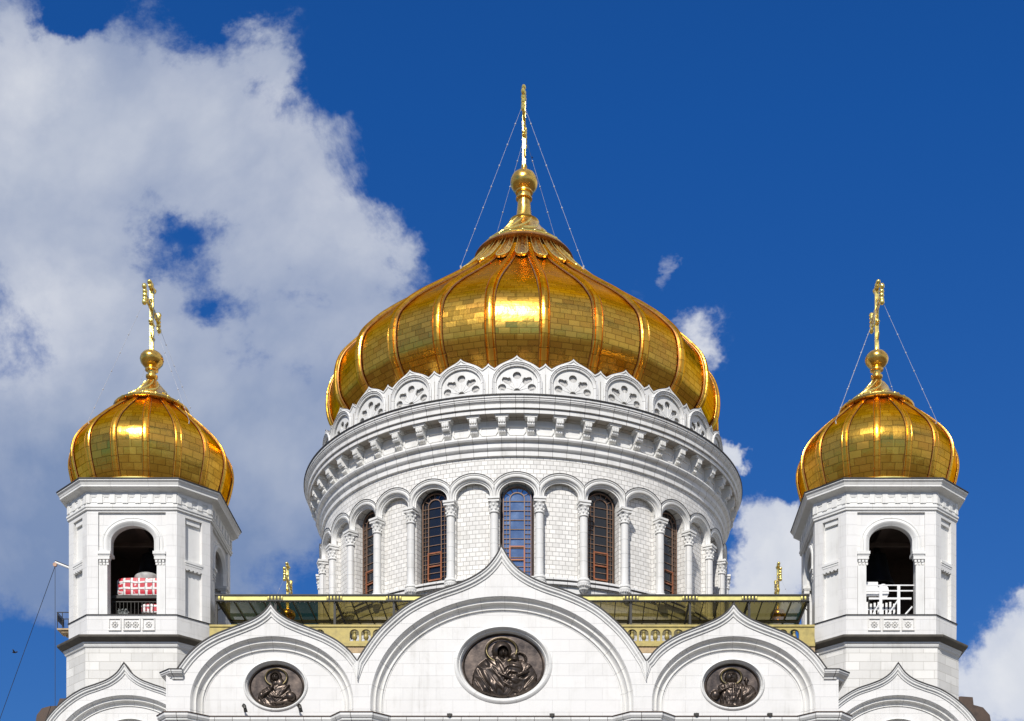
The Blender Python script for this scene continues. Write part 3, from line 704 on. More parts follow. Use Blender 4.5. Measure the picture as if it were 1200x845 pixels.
    b=MB()
    for k in range(8):
        g=rot4(k,0); n=7 if k%2==0 else 3; sp=.74 if k%2==0 else .7
        hwid=TH if k%2==0 else DG
        for i in range(n+1):
            u=(i-n/2)*sp; u0,u1=max(-hwid-.01,u-.16),min(hwid+.01,u+.16)
            b.box(u0,u1,-.115,-.04,37.80,38.40,g)
        for i in range(n):
            u=(i-(n-1)/2)*sp; b.box(u-.2,u+.2,-.09,-.04,38.22,38.40,g)
            b.plate([(u-.2,37.84),(u+.2,37.84),(u+.2,38.2),(u-.2,38.2)],[[(u-.13,37.9),(u+.13,37.9),(u+.13,38.2-.06),(u-.13,38.14)]],-.075,-.05,xf=g)
    b.build('frieze_blocks',M_trim,T_,smooth=0)
    # lower cornice and stage
    b=octloft([(.64,29.86),(.64,29.93),(.0,30.1)],octloft([(.30,29.60),(.62,29.80),(.64,29.86)])); b.build('weathered_cornice',M_lead,T_,smooth=0)
    b=octloft([(.13,29.22),(.13,29.28),(.2,29.34),(.24,29.42),(.24,29.48),(.29,29.52),(.31,29.60)]); b.build('lower_cornice',M_trim,T_,smooth=0)
    b=octloft([(.13,GZ),(.13,29.24)]); b.build('lower_stage',M_stage,T_,smooth=0)
    # interior
    b=MB(); ringz=lambda z,t_:octring(t_,z)
    fl=[(x,y,31.28) for x,y,_ in octring(-.1,0)]; b.add(fl,[tuple(range(8))]); cl=[(x,y,37.45) for x,y,_ in octring(-.1,0)]; b.add(cl,[tuple(range(8))[::-1]])
    for k in(1,3,5,7):
        g=rot4(k,0); b.add([(-DG,.78,31.28),(DG,.78,31.28),(DG,.78,37.45),(-DG,.78,37.45)],[(0,1,2,3)],None,g)
    g=rot4(4,0); b.add([(-TH,.7,31.28),(TH,.7,31.28),(TH,.7,37.45),(-TH,.7,37.45)],[(0,1,2,3)],None,g)
    for k in(0,2,6):   # inner skin above and beside each opening
        g=rot4(k,0); op=[(-1.49,31.28),(-1.49,34.86)]+arch(0,35.62,1.34,1.06,35.62,18)+[(1.49,34.86),(1.49,31.28)]
        b.plate([(-TH,31.27),(TH,31.27),(TH,37.45),(-TH,37.45)],[op],.76,.80,xf=g,outer_wall=False,hole_wall=False)
    b.box(-.25,.25,-3.4,3.4,36.9,37.2); b.box(-3.4,3.4,-1.6,-1.35,36.35,36.55)
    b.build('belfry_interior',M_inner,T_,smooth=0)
    return T_
TW=make_tower()
TPOS=[(-22.25,-22.3),(22.25,-22.3),(22.25,22.3),(-22.25,22.3)]
TW.location=(TPOS[0][0],TPOS[0][1],-GZ)
for i in(1,2,3): copytree(TW,CATH,(TPOS[i][0],TPOS[i][1],-GZ),0 if i==1 else PI)
SP=[(3.9,39.1),(4.2,39.15),(4.42,39.5),(4.62,40.1),(4.80,40.8),(4.90,41.5),(4.80,42.2),(4.36,43.0),(3.62,43.8),(2.85,44.5),(2.1,45.15),(1.75,45.45)]
def make_tdome():
    pr=inset(interp(SP,44),.07); b=MB(); b.lathe(pr,96,uref=4.9,xf=gore(16,.75)); D=b.build('tower_dome',M_goldsm,CATH,OFF,smooth=80)
    r0=rib(pr,.38,.10,0,PI/16,M_goldrib,M_goldside,D,(0,0,0),vs=.45,taper=lambda r:min(1,.5+.13*r))
    for k in range(1,16): copytree(r0,D,(0,0,0),(k+.5)*2*PI/16)
    b=MB(); b.lathe([(4.0,39.05),(4.5,39.1),(4.5,39.28),(4.3,39.36)],64); b.build('base_ring',M_yellow,D)
    b=MB(); b.lathe([(2.0,45.15),(2.25,45.2),(2.28,45.3),(2.1,45.42),(1.75,45.55),(1.72,45.66),(1.45,45.85),(1.05,46.2),(.7,46.6),(.42,47.0),(.25,47.2),(.36,47.3),(.36,47.42),(.22,47.5),(.24,47.7),(.4,47.75),(.4,47.82),(.2,47.9)],32,uref=2)
    b.build('crown_cone',M_goldorn,D,smooth=35)
    b=MB(); b.lathe([(1.8,45.42),(1.95,45.45),(1.95,45.52),(1.82,45.56)],32)
    for i in range(16): a=i*2*PI/16; b.ball((1.92*sin(a),-1.92*cos(a),45.5),.12,.12,.09,7,5)
    b.build('bead_ring',M_goldcr,D,smooth=50); flutes(9,[(1.62,45.72),(1.40,45.88),(1.0,46.22),(.66,46.62),(.40,47.0)],.10,D,1.2)
    f=MB(); f.lathe([(.12,47.8),(.3,47.88),(.52,48.03),(.67,48.22),(.72,48.42),(.67,48.62),(.52,48.8),(.3,48.93),(.14,48.98),(.12,49.2)],24,uref=1); FI=f.build('finial_orb',M_goldorn,CATH,OFF,smooth=60)
    make_cross(48.95,53.12,51.55,1.5,.11,FI)
    for sx_,sy_ in((-1,-1),(1,-1),(-1,1),(1,1)): chain((0,sy_*1.4,51.4),(sx_*3.02,sy_*2.82,43.3),.009,1.3,.045).tube((sx_*3.02,sy_*2.82,43.33),(sx_*2.9,sy_*2.7,42.95),.04,6).build('guy_chain',M_rope,FI)
    return D,FI
TD,TF=make_tdome()
for i in range(4):
    l=(TPOS[i][0],TPOS[i][1],-GZ)
    if i==0: TD.location=l; TF.location=l
    else: copytree(TD,CATH,l); copytree(TF,CATH,l)

# ------------------------------------------------------------------ gables
from mathutils import noise as MN
def fold(u,v,ang,f,seed):
    a=u*cos(ang)+v*sin(ang); c=-u*sin(ang)+v*cos(ang)
    q=MN.noise(Vector((a*f,c*f*.28,seed)))+.5*MN.noise(Vector((a*f*2.1,c*f*.5,seed+4)))
    return 1-min(1,abs(q)*2.6)
def relief(rx,kind,n=150):
    """a cast bronze relief as a real height field on an elliptical disc"""
    def E(u,v,cx,cy,a,b_,h,rot=0):
        du,dv=u-cx,v-cy
        if rot: c,s_=cos(rot),sin(rot); du,dv=du*c+dv*s_,-du*s_+dv*c
        q=1-(du/a)**2-(dv/b_)**2; return h*math.sqrt(q) if q>0 else 0
    def ring(u,v,cx,cy,r,w_,h): 
        d_=math.hypot(u-cx,v-cy)-r; return h*math.exp(-(d_/w_)**2)
    def H(u,v):
        if kind==0:   # veiled mother holding a child
            h=max(ring(u,v,-.04,.45,.36,.025,.09),.03 if math.hypot(u+.04,v-.45)<.35 else 0,ring(u,v,.35,.2,.18,.02,.10))
            bd=max(E(u,v,-.12,-.45,.62,.75,.30),E(u,v,-.12,-.05,.30,.36,.24),E(u,v,.3,-.4,.5,.6,.2)); 
            if bd>0: bd+=.085*fold(u,v,.45 if u<.02 else -.6,5.5,1.3)-.03
            vl=E(u,v,-.04,.44,.23,.29,.34); fc=E(u,v,.0,.36,.13,.18,.33)
            if fc>0: vl=fc-.06; vl+=E(u,v,.01,.35,.03,.09,.1)-E(u,v,-.05,.42,.035,.025,.06)-E(u,v,.06,.42,.035,.025,.06)-E(u,v,.01,.25,.05,.018,.05)
            ch=max(E(u,v,.27,.2,.1,.14,.40),E(u,v,.27,-.12,.2,.28,.34),E(u,v,.25,-.42,.17,.2,.32)); 
            if E(u,v,.27,-.2,.2,.36,1)>0 and ch>0: ch+=.05*fold(u,v,1.2,7,8.2)
            ar=max(E(u,v,.05,-.36,.34,.07,.42,-.5),E(u,v,.42,-.28,.24,.07,.36,.5),E(u,v,-.38,-.4,.1,.4,.34,.35),E(u,v,.1,-.6,.42,.07,.36,-.65),E(u,v,-.2,-.65,.06,.3,.36,.2))
            return max(h,bd,vl,ch,ar)
        if kind==1:   # long-haired man, hand raised to the chest
            h=max(ring(u,v,0,.40,.38,.028,.09),.03 if math.hypot(u,v-.4)<.37 else 0)
            bd=max(E(u,v,-.02,-.55,.64,.62,.28),E(u,v,.12,-.2,.4,.35,.26))
            if bd>0: bd+=.085*fold(u,v,.5 if u<0 else -.7,5.0,2.7)-.03
            hd=max(E(u,v,-.02,.40,.22,.30,.34),E(u,v,.13,.12,.16,.26,.28),E(u,v,-.01,.13,.14,.18,.32)); fc=E(u,v,-.03,.38,.14,.2,.38)
            if fc>0: hd=fc+E(u,v,-.03,.36,.03,.1,.07)-E(u,v,-.09,.43,.04,.028,.08)-E(u,v,.04,.43,.04,.028,.08)-E(u,v,-.02,.24,.06,.02,.06)
            ar=max(E(u,v,-.36,-.35,.34,.10,.44,.75),E(u,v,-.14,-.08,.08,.2,.46,-.25),E(u,v,-.5,-.42,.14,.22,.36),E(u,v,.5,-.45,.2,.24,.34,.3),E(u,v,.05,-.5,.42,.06,.4,-.2),E(u,v,.1,-.75,.5,.07,.36,.1),E(u,v,.3,-.2,.07,.34,.36,-.5))
            return max(h,bd,hd,ar)
        if kind==2:   # frontal bearded man, sash and staff
            h=max(ring(u,v,-.04,.38,.36,.035,.12),.03 if math.hypot(u+.04,v-.38)<.34 else 0,E(u,v,.5,.2,.05,.2,.2),E(u,v,.5,.25,.1,.03,.18))
            bd=max(E(u,v,-.02,-.7,.42,.95,.28),E(u,v,-.02,-.1,.5,.28,.24),E(u,v,.55,-.4,.3,.45,.22))
            if bd>0: bd+=.07*fold(u,v,0 if abs(u)<.3 else (.5 if u<0 else -.5),6,5.1)+(.035 if .16<abs(u+.02)<.22 else 0)+(.03*(1 if math.sin(26*v)>0 else 0) if abs(u)<.15 else 0)-.03
            hd=E(u,v,-.04,.36,.23,.30,.36)
            if hd>0: hd+=E(u,v,-.04,.40,.03,.1,.08)-E(u,v,-.12,.46,.05,.03,.10)-E(u,v,.04,.46,.05,.03,.10)-E(u,v,-.04,.27,.08,.02,.07)+(.03*sin(60*u) if v<.25 else 0)
            ar=max(E(u,v,-.33,-.22,.26,.08,.36,.45),E(u,v,-.06,-.1,.11,.10,.38,.1),E(u,v,-.6,-.42,.17,.24,.3),E(u,v,.33,-.35,.05,.5,.34,-.05),E(u,v,-.33,-.6,.05,.4,.34))
            return max(h,bd,hd,ar)
        h=max(ring(u,v,0,.38,.36,.03,.1),E(u,v,0,-.5,.55,.65,.26),E(u,v,0,.36,.22,.28,.34))
        return h+ (.04*sin(24*u+3*v) if E(u,v,0,-.5,.55,.65,1)>0 else 0)
    b=MB(); v=[];idx={};f=[]
    for j in range(n+1):
        for i in range(n+1):
            u=-1+2*i/n; w_=-1+2*j/n; rr=math.hypot(u,w_)
            if rr>1.02: continue
            if rr>1: u/=rr;w_/=rr
            idx[(i,j)]=len(v); hh=H(u,w_)*min(1,max(0,(1.0-rr)*12)); v.append((u*rx,-hh*rx*.55,w_*rx*Q))
    for j in range(n):
        for i in range(n):
            q=[idx.get(k) for k in((i,j),(i+1,j),(i+1,j+1),(i,j+1))]
            if None not in q: f.append(tuple(q))
    b.add(v,f); return b
def ogee(pts,Y,cx,side,n=40):
    return [ (G(cx+side*dx,y,Y)) for dx,y in interp(pts,n)]
MAINP=[(0,641),(6.6,653.2),(18.0,667),(33.6,677.8),(49.4,685),(73.2,693.2),(97,703.4),(112.9,712.5),(128.7,725.2),(144.6,741),(160.4,762.5),(168.8,775.6)]
SIDEV=[(0,708.8),(7.4,718.2),(17.7,725.7),(31.4,732),(48.6,738.6),(64,744.9),(81.2,754.9),(93,765.2),(101.0,775.6)]
SIDEO=SIDEV[:-2]+[(96.6,768.8),(109.5,785.8)]
CORN=[(0,778),(8.9,790),(18.4,797),(31.1,802.3),(48.6,808.5),(61.2,815.6),(73.9,825.5),(84.9,836.6),(93,848),(99,860)]
YF=-38.4; ZBOT=G(0,846,YF)[1]-.6
def gable(name,cx,L,Rr,Y,zbot,arcc,R1,top1,R2,med,medr,xl,xr,kind,labelg,rec=.55,miter=(True,True)):
    """L,Rr: left and right half outlines from apex outwards (world x,z)"""
    outline=L[::-1]+Rr[1:]
    s_=(Y+CD)/FPX
    acx,acz=G(arcc[0],arcc[1],Y); r1=R1*s_; ry1=top1*s_; r2=R2[0]*s_; ry2=R2[1]*s_
    op=arch(acx,acz,r1,ry1,zbot,48)
    xl_,xr_=outline[0][0] if xl is None else xl,outline[-1][0] if xr is None else xr
    poly=[(xl_,zbot)]+([(xl_,outline[0][1]-.02)] if xl_<outline[0][0]-1e-4 else [])+outline+([(xr_,outline[-1][1]-.02)] if xr_>outline[-1][0]+1e-4 else [])+[(xr_,zbot)]+op[::-1]
    b=MB(); b.plate(poly,[],Y,Y+1.4,back=True); g=part(b,name,M_big,OFF,smooth=0,label=labelg)
    # stepped and coved archivolt
    dr=r1-r2; k=dr
    b=MB(); b.sweep(op,[(0,Y-.0),(0,Y+.02),(.05*k,Y+.04),(.10*k,Y+.14),(.22*k,Y+.24),(.30*k,Y+.26),(.34*k,Y+.22),(.40*k,Y+.22),(.42*k,Y+.28),(.52*k,Y+.42),(.70*k,Y+.50),(.76*k,Y+.48),(.80*k,Y+.44),(.86*k,Y+.44),(.90*k,Y+.52),(k,Y+.53),(k,Y+rec+.1)])
    b.build('archivolt',M_arch,g,smooth=40)
    # tympanum with round opening
    mx_,mz_=G(med[0],med[1],Y); mr=medr*s_
    inn=arch(acx,acz,r2*1.01,ry2*1.01,zbot,40)
    b=MB()
    if med[1]<840:
        b.plate(inn,[ell(mx_,mz_,mr,mr*Q,56)],Y+rec,Y+rec+.4,outer_wall=False)
    else:
        hl=[(x,z) for x,z in ell(mx_,mz_,mr,mr*Q,56)]; b.plate([(x,z) for x,z in inn],[hl],Y+rec,Y+rec+.4,outer_wall=False)
    b.build('tympanum',M_big,g,smooth=0)
    k=1.0 if kind==0 else .6; b=MB(); b.sweep(ell(mx_,mz_,mr,mr*Q,64),[(q[0]*k*.9,Y+rec+q[1]*(1 if kind==0 else .8)) for q in ((-.10,0),(-.10,-.02),(-.02,-.10),(.06,-.12),(.13,-.06),(.19,.06),(.22,.05),(.25,.09),(.30,.22),(.32,.30))],closed=True,flip=-1)
    b.build('medallion_frame',M_trim,g,smooth=40)
    # outer moulding
    b=MB(); mw=.38 if kind!=3 else .34
    mo=list(outline)
    def ext(p,q_,L=1.0): d_=Vector((q_[0]-p[0],q_[1]-p[1])).normalized(); return (q_[0]+d_.x*L,q_[1]+d_.y*L)
    if kind in(0,1) and not (kind==1 and cx<588): mo=[ext(mo[1],mo[0])]+mo
    if kind in(0,1) and not (kind==1 and cx>588): mo=mo+[ext(mo[-2],mo[-1])]
    clm=(xl_+.001,xr_-.001) if kind in(0,3) else ((-99,xr_-.001) if cx<588 else (xl_+.001,99))
    b.sweep(mo,[(0,Y+.3),(0,Y-.23),(.25*mw,Y-.225),(.26*mw,Y-.195),(.33*mw,Y-.19),(.34*mw,Y-.165),(.60*mw,Y-.155),(.62*mw,Y-.115),(.70*mw,Y-.11),(.72*mw,Y-.07),(.95*mw,Y-.06),(1.0*mw,Y+.02)],clampx=clm)
    b.build('ogee_moulding',M_trim,g,smooth=20)
    f=MB(); f.sweep(outline,[(0.03,Y-.235),(.03,Y-.26),(-.03,Y-.26),(-.03,Y+1.5)],clampx=clm); f.build('flashing',M_flash,g,smooth=0)
    return g,(mx_,Y+rec+(.29 if kind==0 else .22),mz_,mr-.27*k)
xvl=G(419.2,0,YF)[0]; xvr=G(757.3,0,YF)[0]
L=ogee(MAINP,YF,588.0,-1); Rr=ogee(MAINP,YF,588.0,1); L[0]=Rr[0]=G(587.0,640.8,YF)
L=[(x if x>xvl else xvl,z) for x,z in L]; Rr=[(min(x,xvr),z) for x,z in Rr]
g0,md0=gable('gable',588,L,Rr,YF,ZBOT,(588.3,823.5),154.5,125,(140.3,112),(589,774.5),56,xvl,xvr,0,'wide central ogee gable with a round bronze relief')
# left side gable
def side_gable(cx,sgn,lab,medc,med_r=37):
    o_=ogee(SIDEO,YF,cx,-sgn if False else (-1 if sgn<0 else 1)); i_=ogee(SIDEV,YF,cx,(1 if sgn<0 else -1))
    xe=G(cx+sgn*119.5,0,YF)[0]; ze=o_[-1][1]
    xv=xvl if sgn<0 else xvr
    i_[-1]=(xv,i_[-1][1]); 
    o2=o_+[(xe,ze-.03)]
    Lh,Rh=(o2,i_) if sgn<0 else (i_,o2)
    xw=G(cx+sgn*123.5,0,YF)[0]-sgn*.0
    return gable('gable',cx,Lh,Rh,YF,ZBOT,(cx+.5,822.5),95.8,77,(81.5,62.0),medc,med_r,(xw if sgn<0 else None) and min(xw,xe),(xw if sgn>0 else None) and max(xw,xe),1,lab)
g1,md1=side_gable(318.0,-1,'smaller ogee gable left of the central one',(320.6,799.5))
g2,md2=side_gable(859.2,1,'smaller ogee gable right of the central one',(859.8,798.3))
YC=-27.3
def corner(cx,lab):
    L=ogee(CORN,YC,cx,-1); Rr=ogee(CORN,YC,cx,1); L[0]=Rr[0]=G(cx,778,YC)
    return gable('gable',cx,L,Rr,YC,G(0,905,YC)[1],(cx+1,884),86,69.5,(74,58),(cx+3,868),36,None,None,3,lab,rec=.5)
g3,md3=corner(146.6,'leftmost ogee gable at the foot of the left tower'); g4,md4=corner(1051.6,'rightmost ogee gable at the foot of the right tower')

# cornice return blocks at the outer ends of the side gables, entablature and piers
def plansweep(path,prof,name,m,parent=CATH,**k):
    """path of (x,y) in plan, profile of (out,z)"""
    b=MB(); b.sweep(path,prof,xf=lambda x,y,z:(x,z,y)); return part(b,name,m,OFF,parent,**k)
xL,xR=G(193.7,0,YF)[0],G(988.5,0,YF)[0]
for sgn,xo in((-1,xL),(1,xR)):
    zt=G(0,786.8,YF)[1]
    xin=G(215 if sgn<0 else 965,0,YF)[0]
    pth=[(xin,YF-.02),(xo-sgn*.42,YF-.02),(xo+sgn*.02,YF+.42),(xo+sgn*.02,YF+4)]
    if sgn>0: pth=[(x,y) for x,y in pth[::-1]]
    pth=pth[::-1]
    if sgn<0: pass
    plansweep(pth,[(0,zt-.42),(.06,zt-.40),(.08,zt-.3),(.16,zt-.26),(.28,zt-.16),(.30,zt-.1),(.33,zt-.08),(.33,zt+.01),(0,zt+.03)],'cornice_return',M_joint,smooth=20)
    plansweep(pth,[(.32,zt),(.36,zt),(.36,zt+.045),(0,zt+.08)],'return_flashing',M_flash,smooth=0)
# breakfront entablature
def X(px): return G(px,0,YF)[0]
ZE=G(0,834,YF-.9)[1]
path=[]; yT=YF+.25; yP=YF-.55
pts=[(xL-.02,YF+6),(xL-.02,yP+.5),(X(202),yP),(X(222),yP),(X(243),yT),(X(392),yT),(X(406),yP),(X(435.5),yP),(X(455),yT),(X(721),yT),(X(741),yP),(X(771),yP),(X(787),yT),(X(937),yT),(X(957),yP),(X(979),yP),(xR+.02,yP+.5),(xR+.02,YF+6)]
plansweep(pts,[(0,ZE-2.6),(0,ZE-1.1),(.05,ZE-1.0),(.05,ZE-.6),(.12,ZE-.55),(.16,ZE-.42),(.24,ZE-.36),(.24,ZE-.28),(.30,ZE-.25),(.36,ZE-.15),(.36,ZE-.02),(0,ZE+.0)],'entablature',M_joint,smooth=20)
plansweep(pts,[(.35,ZE-.03),(.39,ZE-.03),(.39,ZE+.02),(-.6,ZE+.10)],'entablature_flashing',M_brownroof,smooth=0)
# lower walls of the building
b=MB()
zE=ZE-2.5
def boxwall(x0,x1,y0,y1,z1): b.box(x0,x1,y0,y1,GZ,z1)
boxwall(xL,xR,YF+.3,YF+13,ZBOT+.3); boxwall(-27.0,-17.0,YC+.45,YC+6,G(0,905,YC)[1]+.2); boxwall(17.0,27.3,YC+.45,YC+6,G(0,905,YC)[1]+.2)
boxwall(-27.5,27.5,-21,27,24.5); boxwall(-17,17,27,38.5,24.5); boxwall(-38.5,-27.5,-17,17,24.5); boxwall(27.5,38.5,-17,17,24.5)
# pier shafts and window bays on the front wall
for px in(211,420.5,757,966): b.box(X(px)-.8,X(px)+.8,YF-.45,YF+.35,GZ,zE+.1)
part(b,'main_wall',M_big,OFF,smooth=0)
b=MB(); b.box(-17.9,17.9,-25.4,-19,24,29.55); b.box(-17.5,17.5,-19,19,24,29.3); part(b,'roof_terrace',M_roofdeck,OFF,smooth=0)
# metal roofs behind the gables (barrel shaped)
def barrel(cx,cz,rx,rz,y0,y1,axis='y'):
    b=MB(); a=[(cx-rx*cos(PI*i/24),cz+rz*sin(PI*i/24)) for i in range(25)]
    b.sweep(a,[(0,y0),(0,y1)]); return b
for px,R_px,zt in((588,165,0),(318,98,0),(859.2,98,0)):
    x,z=G(px,823,YF); r=R_px*(YF+CD)/FPX; part(barrel(x,z,r,r*.74,YF+1.4,-27),'barrel_roof',M_brownroof,OFF)
# roofs of the side arms seen past the corners
for sgn in(-1,1):
    b=MB()
    def pX(px,Y): return G(px,0,Y)[0]
    Yr=-19.0
    pl=[(41,850),(43,838),(49,830),(58,827.5),(67,827),(70,818.5),(90,818.5),(90,850)] if sgn<0 else [(1162,850),(1160,838),(1152,829),(1141,826),(1140,817),(1126,816),(1110,818.5),(1110,850)]
    w_=[G(a,c,Yr) for a,c in pl]; b.plate(w_,[],Yr,Yr+9,back=True); part(b,'side_roof',M_brownroof,OFF,smooth=0)

# ------------------------------------------------------------------ bronze reliefs
def medal(md,kind,label,g='round bronze reliefs'):
    e=empty('bronze_medallion',(md[0],md[1],md[2]),label,'bronze relief','round bronze reliefs in the gables')
    relief(md[3]*1.0,kind).build('relief',M_bronze,e,smooth=60)
    b=MB(); b.sweep(ell(0,0,md[3]*.965,md[3]*.965*Q,64),[(-.0,-.01),(.0,-.06),(.05,-.09),(.08,-.03),(.08,0)],closed=True,flip=-1); b.build('rim',M_bronze,e,smooth=50)
    # edge of the halo as its own casting, in lighter bronze
    hc=((-.04,.45,.36),(0,.40,.38),(-.04,.38,.36),(0,.38,.36))[kind]; r=md[3]
    b=MB(); n=40
    for i in range(n):
        a0=2*PI*i/n;a1=2*PI*(i+1)/n; p=lambda a:(hc[0]*r+hc[2]*r*cos(a),-.07*r-.03,hc[1]*r*Q+hc[2]*r*Q*sin(a)); b.tube(p(a0),p(a1),.03,5,cap=False)
    b.build('halo',M_bronzehi,e,smooth=60); return e
medal(md0,0,'large dark bronze relief of a haloed mother holding a child, in the central gable')
medal(md1,1,'round bronze relief of a haloed long-haired man with hand at his chest, left of centre')
medal(md2,2,'round bronze relief of a haloed bearded man with a staff, right of centre')
medal(md3,3,'dark bronze roundel at the foot of the left tower, cut off by the photo edge')
medal(md4,3,'dark bronze roundel at the foot of the right tower, cut off by the photo edge')

# ------------------------------------------------------------------ canopy over the roof terrace
YCF=-25.3; ZCA=32.86; HL=17.6; BAY=3.52
cn=empty('glass_canopy',(0,YCF,29.75),'long bronze-glass canopy with yellow fascia on dark posts between the two bell towers','canopy')
cl=(0,-YCF,-29.75)
def cpart(b,name,m,parent=cn,**k): return b.build(name,m,parent,cl if parent is cn else (0,0,0),**k)
b=MB(); b.box(-HL,HL,YCF-.06,YCF+.06,ZCA-.30,ZCA-.04); cpart(b,'fascia',M_yellow,smooth=0)
b=MB(); b.box(-HL-.05,HL+.05,YCF-.12,YCF+.2,ZCA-.04,ZCA+.04); b.box(-HL-.03,HL+.03,YCF-.08,YCF+.1,ZCA-.36,ZCA-.30)
nr=40
for i in range(nr+1):
    x=-HL+2*HL*i/nr; w_=.05 if i%4==0 else .03; b.box(x-w_*.7,x+w_*.7,YCF+.06,YCF+7,ZCA-.12,ZCA-.02)
    if i<nr:
        for j in range(3):
            xa=x+2*HL/nr*j/3; b.box(xa-.02,xa+.02,YCF-.05,YCF+.02,ZCA-.46,ZCA-.36)
for y in(YCF+.3,YCF+3.7,YCF+3.95): b.box(-HL,HL,y-.04,y+.04,ZCA-.26,ZCA-.16)
for i in range(11):      # slanting struts under the main beams
    x=-HL+BAY*i; b.tube((x,YCF+.1,ZCA-.9),(x,YCF+1.6,ZCA-.15),.03,6); b.box(x-.05,x+.05,YCF+.06,YCF+7,ZCA-.26,ZCA-.12)
cpart(b,'canopy_frame',M_dark,smooth=0)
b=MB(); b.add([(-HL,YCF+.06,ZCA-.01),(HL,YCF+.06,ZCA-.01),(HL,YCF+7,ZCA-.01),(-HL,YCF+7,ZCA-.01)],[(0,1,2,3)]); cpart(b,'canopy_glass',M_tint,smooth=0)
o0=None
for i in range(11):
    x=-HL+BAY*i
    b=MB(); b.box(x-.07,x+.07,YCF+.02,YCF+.16,29.75,ZCA-.3); cpart(b,'post',M_dark,smooth=0)
    b=MB(); x0,x1=max(-HL,x-.47),min(HL,x+.47)
    b.box(x0,x1,YCF-.085,YCF-.06,ZCA-.31,ZCA-.035); p=cpart(b,'fascia_plate',M_dark,smooth=0)
    b=MB()
    for j in range(5):
        xx=x+(j-2)*.2
        if x0-.01<=xx-.06 and xx+.06<=x1+.01:
            b.ball((xx,YCF-.10,ZCA-.17),.07,.03,.085,8,5)
            for dz_ in(-.08,.08): b.box(xx-.05,xx+.05,YCF-.10,YCF-.08,ZCA-.17+dz_-.015,ZCA-.17+dz_+.015)
    if b.v: b.build('fascia_ornament',M_yellow,p,(0,0,0),smooth=0)

# ------------------------------------------------------------------ balustrade
YB=-25.6
bl=empty('roof_balustrade',(0,YB,29.75),'pale gilded balustrade along the roof edge below the glass canopy','balustrade')
def bpart(b,name,m,parent=bl,**k): return b.build(name,m,parent,(0,-YB,-29.75) if parent is bl else (0,0,0),**k)
ztop=G(0,733,YB)[1]; zbt=G(0,757,YB)[1]; HB_=17.9; sp=.685
b=MB(); nb=52
holes=[]; bx=[]
def pedestal(x): return any(abs(x-p)<.55 for p in(-10.47,-3.5,3.5,10.9)) or x<-15.9 or x>17.3
xs=[-HB_+.35+i*sp for i in range(nb)]; xs=[x for x in xs if not pedestal(x) and abs(x)<HB_-.2]
zl,zh=G(0,752,YB)[1],G(0,738.5,YB)[1]
b.box(-HB_,HB_,YB-.16,YB+.16,ztop-.12,ztop); 
hs=[]
for x in xs:
    hs.append([(x-.28,zl),(x+.28,zl),(x+.28,zh-.30)]+[(x+.28*cos(a*PI/8),zh-.22+.24*sin(a*PI/8)) for a in range(9)]+[(x-.28,zh-.30)])
b.plate([(-HB_,zbt+.1),(HB_,zbt+.1),(HB_,ztop-.12),(-HB_,ztop-.12)],hs,YB-.1,YB+.1)
bpart(b,'rail_panel',M_yellow2,smooth=0)
b=MB(); b.box(-HB_,HB_,YB-.28,YB+.2,zbt-.1,zbt+.1); bpart(b,'rail_base',M_yellow2,smooth=0)
b=MB(); b.box(-HB_,HB_,YB-.2,YB+.2,zbt-.48,zbt-.1); bpart(b,'ochre_band',M_ochre,smooth=0)
hgt=zh-.1-zl
bb=MB(); bb.lathe([(.10,0),(.10,.05),(.06,.08),(.13,.16),(.155,.26),(.13,.36),(.06,.5),(.045,.62),(.06,hgt-.12),(.1,hgt-.08),(.1,hgt)],10); 
B1=None
for x in xs:
    if B1 is None: B1=bb.build('baluster',M_yellow2,bl,(x,0,zl-29.75),smooth=50)
    else: c=B1.copy(); COL.objects.link(c); c.parent=bl; c.location=(x,0,zl-29.75)
# moulded stone course under the balustrade
b=MB(); b.sweep([(-18.1,YB),(18.1,YB)],[(0,zbt-1.6),(.1,zbt-1.55),(.1,zbt-1.1),(.25,zbt-.95),(.3,zbt-.8),(.3,zbt-.62),(.2,zbt-.5),(0,zbt-.48)],xf=lambda x,y,z:(x,z,y)); part(b,'terrace_cornice',M_trim,OFF,smooth=20)

# ------------------------------------------------------------------ belfry contents
for i,(tx,ty) in enumerate(TPOS[:2]):
    e=empty('bell',(tx,ty,34.45),('large dark bell hanging in the left bell tower','large dark bell hanging in the right bell tower')[i],'bell','bells hung in the front towers')
    b=MB(); b.lathe([(1.1,0),(1.14,.05),(1.02,.25),(.86,.6),(.74,1.1),(.66,1.6),(.58,1.9),(.35,2.05),(.2,2.1),(.2,2.4),(0,2.45)],32); b.build('bell_body',M_bell,e)
    b=MB(); b.tube((0,0,1.5),(0,0,-.1),.05,8); b.ball((0,0,-.15),.16); b.build('clapper',M_bell,e)
def tp(px,py,Y): x,z=G(px,py,Y); return x,z
Yi=-25.2
def cushion(x0,x1,y0,y1,z0,z1,name,label,m,ox):
    cx_,cy_,cz=(x0+x1)/2,(y0+y1)/2,z0; b=MB(); hx,hy,hz=(x1-x0)/2,(y1-y0)/2,(z1-z0)
    n=18; rings=[]
    for j in range(9):
        t_=j/8; s_=1.0 if 0<j<8 else .95
        ring=[]
        for i in range(48):
            a=2*PI*i/48; c,s2=cos(a),sin(a); p=9; rr=(abs(c)**p+abs(s2)**p)**(-1/p); ring.append((hx*rr*c*s_*(1+.008*sin(9*a)),hy*rr*s2*s_,hz*t_+.015*sin(5*a+t_*4)))
        rings.append(ring)
    b.loft(rings,closed_ring=True,caps=True); o=b.build(name,m,None,(cx_,cy_,cz),smooth=50); return tag(o,label,'wrapped bundle')
x0,zb=G(137,698.5,Yi); x1,zt=G(191,678.5,Yi)
